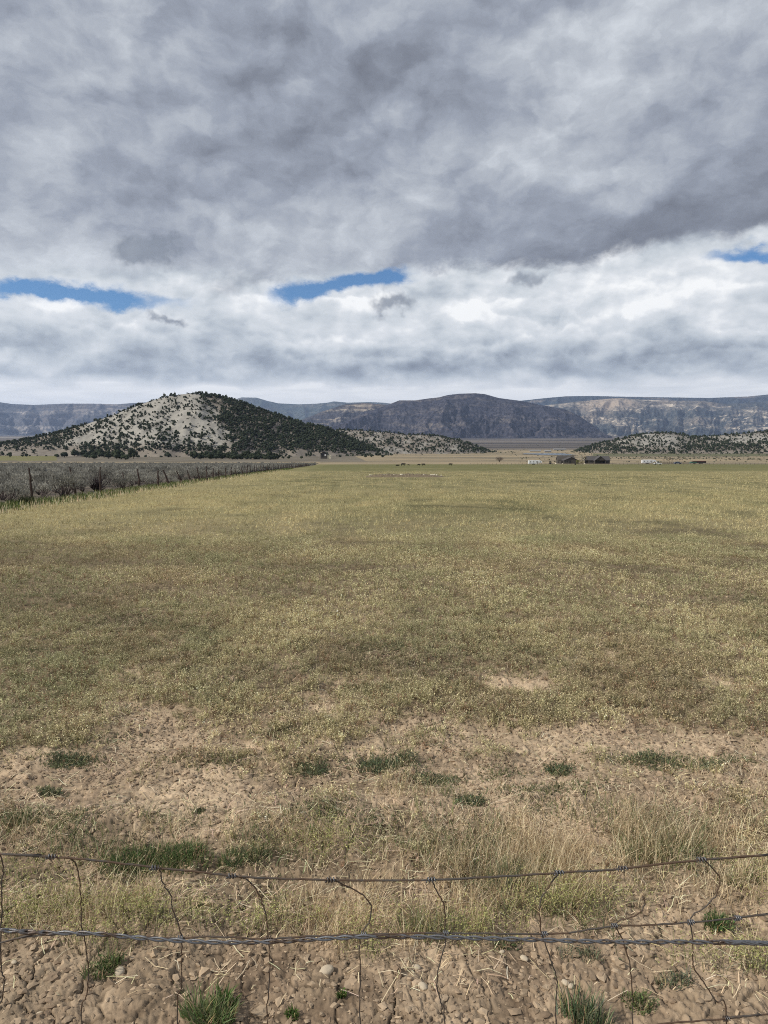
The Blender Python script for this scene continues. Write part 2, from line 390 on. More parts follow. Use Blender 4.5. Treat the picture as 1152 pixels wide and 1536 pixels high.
class MB:
    """collects primitive shapes into one mesh of triangles"""
    def __init__(s): s.V = []; s.F = []; s.n = 0; s.T = []
    def add(s, V, F, tint=None):
        V = np.asarray(V, float); F = np.asarray(F, np.int64)
        if F.shape[1] == 4: F = np.concatenate([F[:, [0, 1, 2]], F[:, [0, 2, 3]]])
        s.V.append(V); s.F.append(F + s.n); s.n += len(V)
        s.T.append(np.broadcast_to(np.array(tint if tint is not None else (1, 1, 1), float), V.shape))
    def box(s, x0, x1, y0, y1, z0, z1, tint=None):
        V = [(x, y, z) for z in (z0, z1) for y in (y0, y1) for x in (x0, x1)]
        s.add(V, [(0, 2, 3, 1), (4, 5, 7, 6), (0, 1, 5, 4), (2, 6, 7, 3), (0, 4, 6, 2), (1, 3, 7, 5)], tint)
    def tube(s, pts, rad, seg=6, tint=None, cap=True):
        pts = np.asarray(pts, float); n = len(pts); rad = np.broadcast_to(rad, (n,))
        T = np.gradient(pts, axis=0); T /= np.linalg.norm(T, axis=1)[:, None] + 1e-12
        up = np.array([0, 0, 1.]) if abs(T[0, 2]) < .9 else np.array([1., 0, 0])
        A = np.cross(T, up); A /= np.linalg.norm(A, axis=1)[:, None] + 1e-12; B = np.cross(T, A)
        a = np.arange(seg) / seg * 2 * np.pi
        V = pts[:, None] + rad[:, None, None] * (np.cos(a)[None, :, None] * A[:, None] + np.sin(a)[None, :, None] * B[:, None])
        i, j = np.meshgrid(np.arange(n - 1), np.arange(seg), indexing='ij'); j2 = (j + 1) % seg
        F = np.stack([i * seg + j, i * seg + j2, (i + 1) * seg + j2, (i + 1) * seg + j], -1).reshape(-1, 4)
        V = V.reshape(-1, 3)
        if cap:
            V = np.vstack([V, pts[0], pts[-1]]); c0, c1 = n * seg, n * seg + 1
            s.add(V, F, tint)
            q = np.arange(seg); b = s.n - len(V)
            s.F.append(np.stack([np.full(seg, c0), (q + 1) % seg, q], 1) + b)
            s.F.append(np.stack([np.full(seg, c1), (n - 1) * seg + q, (n - 1) * seg + (q + 1) % seg], 1) + b)
        else: s.add(V, F, tint)
    def prism(s, poly, axis, a, b, tint=None):
        """polygon in the plane across axis ('x': (y,z), 'y': (x,z)), extruded from a to b"""
        n = len(poly); V = []
        for t in (a, b):
            for (p, q) in poly: V.append((t, p, q) if axis == 'x' else (p, t, q))
        F = [(i, (i + 1) % n, n + (i + 1) % n, n + i) for i in range(n)]
        s.add(V, F, tint); base = s.n - 2 * n
        tri = [(0, i, i + 1) for i in range(1, n - 1)]
        s.F.append(np.array(tri) + base); s.F.append(np.array(tri)[:, ::-1] + base + n)
    def mesh(s, name, mat, smooth=False, tint=False):
        return mesh_np(name, np.vstack(s.V), np.vstack(s.F), mat, np.vstack(s.T) if tint else None, smooth)

def rot_z(V, a):
    c, s = np.cos(a), np.sin(a)
    return np.stack([V[..., 0] * c - V[..., 1] * s, V[..., 0] * s + V[..., 1] * c, V[..., 2]], -1)
def instance(bV, bF, pos, scale, rz, tint=None, squash=None):
    """many copies of one small mesh in one array; scale (n,) or (n,3)"""
    n = len(pos); scale = np.asarray(scale, float)
    if scale.ndim == 1: scale = np.repeat(scale[:, None], 3, 1)
    V = bV[None] * scale[:, None, :]
    V = rot_z(V, np.asarray(rz)[:, None]) + pos[:, None, :]
    F = bF[None] + (np.arange(n) * len(bV))[:, None, None]
    T = None if tint is None else np.repeat(tint, len(bV), 0)
    return V.reshape(-1, 3), F.reshape(-1, bF.shape[1]), T
def joinup(parts):
    Vs, Fs, Ts, n = [], [], [], 0
    for V, F, T in parts:
        Vs.append(V); Fs.append(F + n); Ts.append(T); n += len(V)
    return np.vstack(Vs), np.vstack(Fs), np.vstack(Ts)
def blades(pos, h, az, lean, w, tint, seg=3, droop=1.6):
    """tapering curved blades as triangles"""
    n = len(pos); pos = np.asarray(pos, float)
    h, az, lean, w = [np.broadcast_to(np.asarray(q, float), (n,)) for q in (h, az, lean, w)]
    d = np.stack([np.cos(az), np.sin(az), np.zeros(n)], 1); sd_ = rng.random(n) * np.pi * 2
    side = np.stack([np.cos(sd_), np.sin(sd_), np.zeros(n)], 1)
    ts = np.linspace(0, 1, seg + 1); rows = []
    for t in ts[:-1]:
        c = pos + d * (h * lean * t**droop)[:, None] + np.array([0, 0, 1.]) * (h * t * (1 - .25 * np.minimum(lean, 1.6) * t))[:, None]
        ww = (w * (1 - .75 * t) * .5)[:, None]
        rows += [c - side * ww, c + side * ww]
    tip = pos + d * (h * lean)[:, None] + np.array([0, 0, 1.]) * (h * (1 - .25 * np.minimum(lean, 1.6)))[:, None]
    V = np.stack(rows + [tip], 1); m = V.shape[1]
    f = []
    for k in range(seg - 1): f += [(2 * k, 2 * k + 1, 2 * k + 3), (2 * k, 2 * k + 3, 2 * k + 2)]
    f += [(2 * seg - 2, 2 * seg - 1, 2 * seg)]
    F = np.array(f)[None] + (np.arange(n) * m)[:, None, None]
    return V.reshape(-1, 3), F.reshape(-1, 3), np.repeat(np.asarray(tint), m, 0)
def tris(pos, size, tint, flat=1.0):
    """small leaf faces facing any way"""
    n = len(pos)
    A = rng.normal(size=(n, 3)); B = rng.normal(size=(n, 3)); A[:, 2] *= flat; B[:, 2] *= flat
    A /= np.linalg.norm(A, axis=1)[:, None]; B /= np.linalg.norm(B, axis=1)[:, None]
    s_ = np.asarray(size)[:, None] if np.ndim(size) else size
    V = np.stack([pos - A * s_ * .6, pos + A * s_ * .5 + B * s_ * .35, pos + B * s_ * .75 - A * .1 * s_], 1)
    F = np.arange(3)[None] + (np.arange(n) * 3)[:, None]
    return V.reshape(-1, 3), F, np.repeat(np.asarray(tint), 3, 0)
def ico(sub=1):
    t = (1 + 5**.5) / 2
    V = [(-1, t, 0), (1, t, 0), (-1, -t, 0), (1, -t, 0), (0, -1, t), (0, 1, t), (0, -1, -t), (0, 1, -t), (t, 0, -1), (t, 0, 1), (-t, 0, -1), (-t, 0, 1)]
    F = [(0, 11, 5), (0, 5, 1), (0, 1, 7), (0, 7, 10), (0, 10, 11), (1, 5, 9), (5, 11, 4), (11, 10, 2), (10, 7, 6), (7, 1, 8), (3, 9, 4), (3, 4, 2), (3, 2, 6), (3, 6, 8), (3, 8, 9), (4, 9, 5), (2, 4, 11), (6, 2, 10), (8, 6, 7), (9, 8, 1)]
    V = [np.array(v) / np.linalg.norm(v) for v in V]
    for _ in range(sub):
        c = {}; F2 = []
        def mid(a, b):
            k = (min(a, b), max(a, b))
            if k not in c:
                p = V[a] + V[b]; V.append(p / np.linalg.norm(p)); c[k] = len(V) - 1
            return c[k]
        for a, b, d in F:
            e, f, g_ = mid(a, b), mid(b, d), mid(d, a); F2 += [(a, e, g_), (b, f, e), (d, g_, f), (e, f, g_)]
        F = F2
    return np.array(V), np.array(F)
ICO0, ICO1, ICO2 = ico(0), ico(1), ico(2)
def lump(base, amp, seed, sq=.7):
    V, F = base; r = np.random.default_rng(seed)
    k = 1 + amp * r.normal(size=len(V)); V = V * k[:, None]; V[:, 2] *= sq
    return V, F
def jit(n, c, v=.12, hue=.06):
    c = np.asarray(c, float)
    return np.clip(c[None] * (1 + v * rng.normal(size=(n, 1))) * (1 + hue * rng.normal(size=(n, 3))), .01, .95)
def scatter(n, y0, y1, half=.66, x0=None):
    """points spread evenly over the wedge of ground the camera faces"""
    if y1 < 10: n = int(n * 1.42); half = .94                      # wide enough for a step to either side
    u = rng.random(n); y = np.sqrt(y0**2 + u * (y1**2 - y0**2)); x = (rng.random(n) * 2 - 1) * (half * y + .35)
    return x, y
def keep(mask, *a): return [q[mask] for q in a]

#@@GROUND
# ------------------------------------------------------------------ the ground, one sheet from underfoot to the horizon
SOIL_L = np.array((.50, .385, .262)); SOIL_D = np.array((.200, .144, .097))
def ground_colour(x, y):
    px, row = proj(x, y, base_z(y))
    n = len(x)
    z1 = fbm(x * 1.7, y * 1.7, 4, 61); z2 = fbm(x * 14, y * 14, 3, 67)
    k = np.clip(.66 + .9 * z1 + .35 * z2 + .15 * sst(3.3, 4.2, y) - .28 * (1 - sst(2.05, 2.5, y)), 0, 1)[:, None]
    soil = SOIL_D * (1 - k) + SOIL_L * k
    cv = cover(x, y)[:, None]
    litter = np.array((.150, .115, .070)) * (1 - .45 * darkpatch(x, y)[:, None])
    c = soil * (1 - .8 * cv) + litter * .8 * cv
    # beyond the reach of single plants the sheet takes the colour of the sward
    far = sst(8, 26, y)[:, None]
    dp = darkpatch(x, y)[:, None]
    stub = np.array((.335, .285, .145)); green = np.array((.145, .140, .062)); olive = np.array((.215, .192, .098))
    rows_ = .5 + .5 * np.sin((x - FK * y) * 2 * np.pi / .9)
    s = fbm(x * .06, y * .035, 4, 71)[:, None]; s2 = fbm(x * .5, y * .12, 3, 73)[:, None]
    g = olive + (green - olive) * np.clip(.45 + 1.1 * s + .25 * sst(60, 300, y)[:, None], 0, 1)
    g = g + (stub - g) * np.clip(.30 + .9 * s2 + .25 * rows_[:, None] * sst(.0, .3, fbm(x * .03, y * .02, 2, 75))[:, None] - .35 * dp, 0, 1) * (1 - .35 * sst(120, 260, y)[:, None])
    c = c * (1 - far) + g * far * (1 - .42 * dp) + 0
    # pale strip beside the old fence
    near_f = np.exp(-((x - fence_x(y) - 3.5) / 3.2)**2)[:, None] * far
    c = c * (1 - .55 * near_f) + stub * 1.05 * .55 * near_f
    # the belt at the far end of the field, greener
    belt = (sst(115, 160, y) * (1 - .5 * np.exp(-((y - 190) / 14)**2)))[:, None]
    c = c * (1 - .6 * belt) + np.array((.125, .128, .048)) * .6 * belt
    # sagebrush flat left of the fence
    sg = ((x < fence_x(y) - .6) & (y > 4))[:, None]
    c = np.where(sg, np.array((.125, .105, .085)) * (1 + .3 * z1[:, None]), c)
    # dry fields past the end of the field
    s3 = fbm(x * .004, y * .012, 4, 81); s4 = fbm(x * .02, y * .05, 3, 83)
    tan = np.array((.33, .265, .17)); drab = np.array((.17, .148, .105)); sage = np.array((.155, .145, .105))
    t = np.clip(.6 + 1.4 * s3 + .6 * s4, 0, 1)[:, None]
    dry = drab * (1 - t) + tan * t
    a = sst(515, 540, y + 12 * s4)[:, None]; c = c * (1 - a) + dry * a
    # tan strip seen past the sagebrush on the left, then an olive field
    lft = (x < fence_x(y)) & (y > 500)
    c = np.where((lft & (y < 610) & (x > -400))[:, None], tan * .95 * (1 + .2 * s4[:, None]), c)
    c = np.where(((x < fence_x(y) + 40) & (y >= 610) & (y < 1300))[:, None], np.array((.165, .145, .112)) * (1 + .5 * s4[:, None]), c)
    c = np.where(((row < 691) & (row > 682.5) & (px < 85) & (y > 400))[:, None], np.array((.175, .165, .075)), c)
    # right-hand belt of green behind the houses
    gb = ((px > 890) & (row < 684.5) & (row > 680.5) & (y > 700))[:, None]; c = np.where(gb, np.array((.13, .13, .075)), c)
    # valley floor: bands of brush, hayfield and pale playa
    v = sst(1500, 1900, y)[:, None]
    bnd = fbm(x * .0006 + 5, np.log(np.maximum(y, 1)) * 9, 4, 91)[:, None]
    vc = np.array((.115, .102, .092)) + np.array((.075, .062, .045)) * np.clip(bnd * 2.2, -1, 1)
    c = c * (1 - v) + vc * v
    playa = sst(.0, .35, fbm(x * .0003, np.log(np.maximum(y, 1)) * 6 + 3, 3, 95) + .3 * (px < 260) - .1)[:, None] * sst(6000, 7500, y)[:, None] * (px < 300)[:, None]
    c = c * (1 - playa) + np.array((.50, .45, .37)) * playa
    return np.clip(c, .01, .9)
def build_ground():
    a_f = np.radians(np.linspace(-48, 48, 1010))
    a_s = np.radians(np.concatenate([np.linspace(-180, -48, 50)[:-1]])); a_e = np.radians(np.linspace(48, 180, 50)[1:])
    A = np.concatenate([a_s, a_f, a_e])
    Rr = np.concatenate([[.25, .6, .9, 1.2], np.geomspace(1.45, 7, 480), np.geomspace(7, 40, 260)[1:], np.geomspace(40, 500, 130)[1:], np.geomspace(500, 24000, 140)[1:]])
    a, r = np.meshgrid(A, Rr); x = (np.sin(a) * r).ravel(); y = (np.cos(a) * r).ravel()
    hz, cr, i1, i2 = micro(x, y)
    z = base_z(y) + hz * (np.abs(a.ravel()) < R(60)) * (y > 0)
    c = ground_colour(x, y)
    crv = (.46 + .54 * cr)[:, None] * (1 + .30 * ((i1 + i2)[:, None] - 1) * (1 - sst(6, 16, y))[:, None])
    c = c * crv                                   # darker colour down in the cracks; plates of differing paleness
    nr, na = a.shape
    i, j = np.meshgrid(np.arange(nr - 1), np.arange(na - 1), indexing='ij')
    F = np.stack([i * na + j, (i + 1) * na + j, (i + 1) * na + j + 1, i * na + j + 1], -1).reshape(-1, 4)[:, ::-1]
    m, g = new_mat('ground')
    tint = g.n('ShaderNodeAttribute', attribute_name='tint').outputs['Color']
    pos = g.n('ShaderNodeNewGeometry').outputs['Position']
    n1 = g.noise(pos, 70, 7, .72); n2 = g.noise(pos, 3.0, 5, .6); n3 = g.noise(pos, .25, 5, .6)
    k = g.m('ADD', g.m('ADD', .40, g.m('MULTIPLY', n1, .6)), g.m('ADD', g.m('MULTIPLY', n2, .35), g.m('MULTIPLY', n3, .25)))
    finish(g, g.vm('SCALE', tint, k), .95, bump=n1, bstr=.8, bdist=.005, spec=.1)
    me = mesh_np('ground', np.stack([x, y, z], 1), F, m, c, smooth=True)
    link('ground', me, kind='structure', label='bare brown soil and weedy hayfield running out to a wide dry valley')
build_ground()

#@@FAR
# ------------------------------------------------------------------ mountains and hills
def ridge_from(pts, D):
    """(px,row) outline -> functions of azimuth giving crest height at depth D"""
    P_ = [crest(a, b, D) for a, b in pts]
    tx = np.array([p[0] / p[1] for p in P_]); h = np.array([p[2] for p in P_]); return tx, h
def mountain(name, pts, D, foot, back, label, seed, mat, ncol=420, nrow=120, spur=.45, gul=.10, gscale=6.0, shape=1.15, rough=.006, cliff=0.0, nspur=8):
    """a range with its own depth: spurs and ravines run down from the crest to the foot"""
    tx, h = ridge_from(pts, D)
    t = np.linspace(tx[0], tx[-1], ncol); hc = np.interp(t, tx, h)
    e = np.linspace(0, 1, nrow)
    q = np.concatenate([e, 1 + np.linspace(0, 1, nrow // 3)[1:]])          # 0 foot .. 1 crest .. 2 far side
    T, Q = np.meshgrid(t, q)
    s = T / .18
    r = np.random.default_rng(seed)
    zf = base_z(foot) - 6
    HC = np.maximum(np.interp(T, tx, h) - zf, 5)
    Y = np.where(Q <= 1, foot + (D - foot) * Q, D + back * (Q - 1)); X = T * Y
    Tw = T + .010 * fbm(s * 5, Q * 2.2, 4, seed + 1) * np.clip((1 - Q) * 3, 0, 1) + .0022 * fbm(s * 26, Q * 9, 3, seed + 2) * np.clip((1 - Q) * 3, 0, 1)
    # broad apron, then spurs that leave the crest and run down to the foot, each with side spurs
    hm = max(np.max(h) - zf, 10)
    Z = HC * np.where(Q <= 1, .46 * np.clip(Q, 0, 1)**(1.9 * shape) + .54 * np.clip((Q - .55) / .45, 0, 1)**1.7, 1)
    sp_w = (tx[-1] - tx[0]) / nspur
    for g_ in range(3):
        n_ = nspur * (1, 1, 2)[g_]
        for k in range(n_):
            t0 = tx[0] + (tx[-1] - tx[0]) * (k + .15 + .7 * r.random()) / n_
            off = (r.normal() * .8 - .5) * sp_w * (1.1, .9, .6)[g_]; q0 = (1.0, .45 + .55 * r.random(), .15 + .85 * r.random())[g_]
            cen = t0 + off * (q0 - Q) + sp_w * .10 * np.sin(Q * 7 + k)
            top = np.interp(t0, tx, h) - zf
            pw = (.92 + .45 * r.random()) * shape * (1, 1.05, 1.1)[g_]
            ln = top * np.where(Q <= q0, np.clip(Q / q0, 0, 1)**pw, 0) * (1, q0**1.15 * .92, q0**1.3 * .86)[g_]
            Z = np.maximum(Z, np.where(Q <= q0, ln - np.abs(Tw - cen) * D * (.50, .62, .75)[g_] * (.8 + .4 * r.random()), -99))
    Z = np.where(Q <= 1, np.minimum(Z, HC), HC * (1 - .35 * (Q - 1)**2))
    if cliff:
        f_ = Z / hm; st = f_ - .035 * np.sin(f_ * 2 * np.pi * 4.3 + 1.2 * fbm(s * 3, Q, 3, seed + 6)) * (cliff / .2); Z = np.where(Q <= 1, np.minimum(st * hm, HC), Z)
    wgt = np.clip(6 * Q * (1.0 - Q), 0, 1) * (Q <= 1.0)
    Z = zf + Z + hm * gul * (.13 * (ridged(s * gscale * 3, Q * 5, 4, seed + 5) - .5) + .06 * fbm(s * gscale * 9, Q * 14, 4, seed + 9)) * wgt
    Z = np.where(Q <= .001, zf - 8, Z)
    nr, nc = T.shape
    i, j = np.meshgrid(np.arange(nr - 1), np.arange(nc - 1), indexing='ij')
    F = np.stack([i * nc + j, i * nc + j + 1, (i + 1) * nc + j + 1, (i + 1) * nc + j], -1).reshape(-1, 4)
    me = mesh_np(name, np.stack([X, Y, Z], -1).reshape(-1, 3), F, mat, None, True)
    link(name, me, kind='structure', label=label)
    return dict(X=X, Y=Y, Z=Z)

def rock_mat(name, veg, cliff, pale, zb, zt, cover_=.55, size=1.0, palebands=.5, spots=(), pale_amt=.0):
    """scrub-grown slopes with beds of bare rock; the beds follow height, the scrub grows in patches"""
    m, g = new_mat(name)
    geo = g.n('ShaderNodeNewGeometry'); pos = geo.outputs['Position']
    x, y, z = g.sep(pos)
    nz = g.sep(geo.outputs['Normal'])[2]
    hh = g.m('DIVIDE', g.m('SUBTRACT', z, zb), zt - zb)
    big = g.noise(pos, .0011 / size, 6, .6); med = g.noise(pos, .006 / size, 6, .65); fin = g.noise(g.vm('MULTIPLY', pos, (1, .5, 1)), .028 / size, 5, .7)
    bw = g.m('ADD', hh, g.m('MULTIPLY', g.m('SUBTRACT', big, .5), .5))
    beds = g.noise(g.comb(g.m('MULTIPLY', x, .0009 / size), g.m('MULTIPLY', y, .0006 / size), g.m('MULTIPLY', bw, 8)), 1.0, 6, .62)
    bed = g.smooth(beds, .50, .60)
    steep = g.smooth(nz, .93, .62)
    bare = g.m('MULTIPLY', g.m('ADD', g.m('MULTIPLY', bed, palebands), g.m('MULTIPLY', steep, .18)), g.smooth(med, .36, .60))
    bare = g.m('ADD', bare, pale_amt)
    for (px, row, D, r, a) in spots:  # spots of pale rock; patches of sunlight are put into this colour too
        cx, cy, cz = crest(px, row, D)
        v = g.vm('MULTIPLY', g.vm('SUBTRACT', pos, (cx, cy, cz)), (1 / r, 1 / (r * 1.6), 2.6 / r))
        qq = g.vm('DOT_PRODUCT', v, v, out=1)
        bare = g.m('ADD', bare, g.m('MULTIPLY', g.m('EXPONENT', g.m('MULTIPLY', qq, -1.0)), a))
    bare = g.m('MULTIPLY', bare, g.m('ADD', .35, g.m('MULTIPLY', g.smooth(fin, .35, .62), 1.0)), clamp=True)
    scrub = g.mix(g.smooth(fin, .40, .60), veg, tuple(v * 1.5 + .02 for v in veg))
    rock = g.mix(g.smooth(beds, .45, .7), cliff, pale)
    finish(g, g.mix(bare, scrub, rock), 1.0, spec=.05, bump=fin, bstr=.3, bdist=8 * size)
    return m
MID = [(430, 641), (455, 629), (484, 617), (519, 606), (547, 604.5), (585, 607.5), (640, 612), (700, 618)]
MAIN = [(470, 651), (500, 640), (540, 622), (572, 611), (599, 600.5), (623, 600.5), (640, 598), (658, 596), (672, 592.5), (689, 590.5), (713, 589.8), (727, 591), (748, 597), (779, 601), (785, 602), (809, 607), (848, 614), (869, 624), (890, 638), (905, 650), (918, 655)]
FARR = [(760, 603), (792, 600), (820, 597), (851, 594.3), (910, 594), (931, 595), (994, 596), (1064, 597), (1116, 595), (1152, 591.5), (1230, 590), (1320, 594), (1420, 592)]
NEARR = [(800, 610), (835, 606), (860, 603), (890, 600), (925, 597), (948, 598), (1000, 601), (1050, 601), (1090, 606), (1152, 602), (1230, 604), (1400, 610)]
FARL = [(-280, 606), (-150, 601), (-60, 603), (0, 603), (17, 606), (52, 607.5), (97, 605.5), (139, 605.5), (174, 606.5), (208, 604), (222, 603), (260, 604), (300, 606), (350, 612), (420, 620)]
BLUE = [(240, 606), (300, 602), (338, 601), (352, 599.5), (362, 596), (385, 596.5), (400, 601), (418, 605), (449, 606.5), (475, 605.5), (491, 604), (501, 602), (522, 604), (540, 603.5), (553, 603), (575, 604), (600, 607), (700, 612)]
mountain('mountain_ridge', BLUE, 19000, 14500, 2500, 'distant blue flat-topped mountain ridge behind all the others', 11,
         rock_mat('far_rock', (.040, .052, .045), (.20, .165, .13), (.36, .31, .25), 0, 900, size=2.2, palebands=.35), ncol=300, spur=.3, gscale=7, gul=.10)
mountain('plateau', FARR, 15500, 12500, 2500, 'long level blue plateau rim on the skyline above the pale badlands', 23,
         rock_mat('plateau_rock', (.026, .036, .042), (.14, .115, .10), (.30, .26, .22), 0, 850, size=2.0, palebands=.75), ncol=500, spur=.3, gscale=6, gul=.4, cliff=.20, nspur=12)
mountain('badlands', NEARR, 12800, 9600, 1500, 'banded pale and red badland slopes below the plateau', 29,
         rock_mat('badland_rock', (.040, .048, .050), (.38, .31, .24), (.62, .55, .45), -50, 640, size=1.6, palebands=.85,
                  spots=[(905, 607, 12500, 430, 1.1), (880, 622, 11500, 330, .7), (930, 603, 12600, 300, 1.0), (1000, 603, 12600, 330, .55), (1065, 603, 12600, 260, .5), (1060, 627, 10800, 300, .7), (960, 640, 10400, 250, .35), (1130, 612, 12000, 300, .4)]), ncol=560, spur=.6, gscale=5, gul=.6, cliff=.12, nspur=15)  # pale cliffs, with the sunlit patches painted in as extra paleness
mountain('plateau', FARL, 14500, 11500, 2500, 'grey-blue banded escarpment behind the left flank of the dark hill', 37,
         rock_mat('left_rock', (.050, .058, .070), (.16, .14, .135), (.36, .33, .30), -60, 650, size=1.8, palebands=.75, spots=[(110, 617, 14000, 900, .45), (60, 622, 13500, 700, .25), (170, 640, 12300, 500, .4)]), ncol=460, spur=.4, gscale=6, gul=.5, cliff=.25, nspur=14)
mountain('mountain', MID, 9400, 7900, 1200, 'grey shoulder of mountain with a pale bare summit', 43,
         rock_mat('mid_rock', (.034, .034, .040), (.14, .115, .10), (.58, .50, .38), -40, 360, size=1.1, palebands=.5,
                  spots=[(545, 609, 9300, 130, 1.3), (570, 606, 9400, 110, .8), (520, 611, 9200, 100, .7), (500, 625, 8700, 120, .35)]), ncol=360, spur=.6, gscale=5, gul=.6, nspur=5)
mountain('mountain', MAIN, 8200, 6500, 1500, 'broad dark purplish mountain with deep ravines in the centre of the skyline', 47,
         rock_mat('main_rock', (.026, .026, .036), (.10, .085, .085), (.26, .225, .19), -50, 430, size=1.0, palebands=.3), ncol=620, nrow=170, spur=1.1, gscale=3.4, gul=.6, shape=.9, nspur=6)

# ---- the near hills, carried on a height function so that trees can stand on them
def hill_fn(pts, D, front, back, asym=0.0, seed=0, rib=0.0, ribs=()):
    tx, h = ridge_from(pts, D)
    zb = base_z(D) - 4
    def f(x, y):
        t = x / y
        hc = np.interp(t, tx, h - zb, left=0, right=0)
        hm = max(h - zb)
        wf = front * (.35 + .65 * np.sqrt(np.clip(hc / hm, 0, 1))) * (1 + .10 * perlin(t * 30, t * 0 + seed, seed))
        d = np.where(y < D, (D - y) / np.maximum(wf, 1), (y - D) / (back * (.4 + .6 * hc / hm) + 1))
        p = np.clip(1 - d, 0, 1); p = np.where(y < D, p ** 1.05, p * p * (3 - 2 * p))
        z = zb + hc * p
        g = ridged(x / 90, y / 150, 4, seed + 2) - .5
        z = z + hc * .16 * g * np.clip(4 * p * (1.02 - p), 0, 1)
        z = z + .9 * fbm(x / 14, y / 14, 3, seed + 4) * np.clip(p * 6, 0, 1) * np.clip(hc / 8, 0, 1)
        return z, p, hc
    return f
HILL = [(-260, 672), (-120, 668), (-40, 668), (0, 667), (40, 660), (85, 650.5), (130, 636), (170, 623), (200, 611), (230, 600.5), (250, 594.5), (268, 591.5), (285, 590.5), (305, 592), (320, 594), (342, 598.5), (380, 611), (420, 625), (455, 636.5), (491, 644), (529, 660), (560, 674), (590, 682)]
HILL2 = [(430, 650), (470, 646), (491, 645), (520, 645), (555, 647), (580, 649), (610, 652.5), (640, 652.5), (662, 655), (690, 661), (715, 670), (738, 678.5), (760, 684)]
HILL3 = [(850, 684), (862, 678), (880, 671), (905, 664), (930, 659.5), (950, 654), (975, 650.5), (1000, 649), (1020, 651), (1035, 655.5), (1060, 655), (1090, 652.5), (1120, 650.5), (1152, 647), (1220, 640), (1320, 640), (1450, 655)]
h1 = hill_fn(HILL, 1130, 270, 300, seed=5); h2 = hill_fn(HILL2, 1450, 250, 250, seed=9); h3 = hill_fn(HILL3, 1500, 280, 300, seed=13)
def pale1(x, y):
    """bare chalky ground on the near hill: the face left of the rib that drops from the summit"""
    z, p, hc = h1(x, y); px, row = proj(x, y, z)
    rib = 300 + (row - 592) * .62                                  # the rib's course
    lf = 255 - (row - 592) * 1.55 - 14
    n = fbm(x / 40, y / 40, 4, 101) * 26
    a = sst(-8, 14, rib + n * .9 + 8 - px) * sst(-25, 15, px - (lf - 40) + n) * sst(676, 660, row + n * .35)
    return np.clip(a, 0, 1)
def pale2(x, y):
    n = fbm(x / 30, y / 45, 4, 103); return sst(-.05, .3, n) * .65
def pale3(x, y):
    z, p, hc = h3(x, y); px, row = proj(x, y, z)
    a = np.exp(-((px - 985) / 42)**2 - ((row - 660) / 11)**2) * 1.5 + np.exp(-((px - 1110) / 62)**2 - ((row - 659) / 7)**2) * 1.1 + np.exp(-((px - 1190) / 60)**2 - ((row - 655) / 9)**2) + np.exp(-((px - 930) / 40)**2 - ((row - 664) / 5)**2) * .4
    return np.clip(a + fbm(x / 25, y / 40, 4, 105) * .9 - .12, 0, 1)
def build_hill(name, f, D, front, back, t0, t1, pale, label, nx=360, ny=150):
    tt = np.linspace(t0, t1, nx); yy = np.linspace(D - front * 1.2, D + back * 1.05, ny)
    T, Y = np.meshgrid(tt, yy); X = T * Y
    z, p, hc = f(X, Y); pl = pale(X, Y)[..., None]
    z = np.where(p <= 0, z - 3, z)
    n = fbm(X / 9, Y / 9, 3, 107)[..., None]
    soil = np.array((.20, .175, .145)) * (1 + .3 * n); n5 = sst(-.1, .45, fbm(X / 22, Y / 34, 4, 109))[..., None]; pc = np.array((.315, .30, .265)) * (1 + .22 * n) * (1 - .34 * n5)
    c = soil * (1 - pl) + pc * pl
    nr, nc = T.shape
    i, j = np.meshgrid(np.arange(nr - 1), np.arange(nc - 1), indexing='ij')
    F = np.stack([i * nc + j, i * nc + j + 1, (i + 1) * nc + j + 1, (i + 1) * nc + j], -1).reshape(-1, 4)
    me = mesh_np(name, np.stack([X, Y, z], -1).reshape(-1, 3), F, MATS['hill_soil'], c.reshape(-1, 3), True)
    link(name, me, kind='structure', label=label)
attr_mat('hill_soil', .95, nscale=.35, nvar=.3, bstr=.6, bdist=1.0)
build_hill('hill', h1, 1130, 290, 300, -.90, .03, pale1, 'conical chalky hill with dark juniper woods on its right flank')
build_hill('hill', h2, 1450, 250, 250, -.16, .19, pale2, 'low speckled ridge running right from behind the conical hill')
build_hill('hill', h3, 1500, 280, 300, .24, .82, pale3, 'low chalky hill dotted with junipers behind the farmhouses')

# ---- junipers
def juniper_mesh(name, seed, nleaf, core, mat, trunk=True, squash=1.0):
    """a crown about 1 m in radius: dark lumps inside, loose sprays outside, a short trunk below"""
    r = np.random.default_rng(seed); parts = []
    nl = 5 if core is ICO0 else 8
    cent = r.normal(size=(nl, 3)) * (.38, .38, .32); cent[:, 2] = np.abs(cent[:, 2]) * 1.3 + .55; cent[0] = (0, 0, .8)
    rad = .40 + .28 * r.random(nl)
    for q in range(nl):
        V, F = lump(core, .13, seed * 31 + q, .9); V = V * rad[q] * .86 + cent[q]
        parts.append((V, F, np.full((len(V), 3), .9)))
    k = r.integers(0, nl, nleaf); dd = r.normal(size=(nleaf, 3)); dd /= np.linalg.norm(dd, axis=1)[:, None]
    P_ = cent[k] + dd * rad[k][:, None] * (.80 + .35 * r.random((nleaf, 1)))
    P_[:, 2] = np.maximum(P_[:, 2], .12)
    V, F, T = tris(P_, .14 + .16 * r.random(nleaf) * (60 / nleaf)**.3, np.repeat(.7 + .6 * r.random((nleaf, 1)), 3, 1))
    parts.append((V, F, T))
    V, F, T = joinup(parts); V[:, 2] *= squash
    if mat is None: return V, F, T
    return mesh_np(name, V, F, mat, T)
m, g = new_mat('juniper')
_a = g.n('ShaderNodeAttribute', attribute_name='tint').outputs['Color']
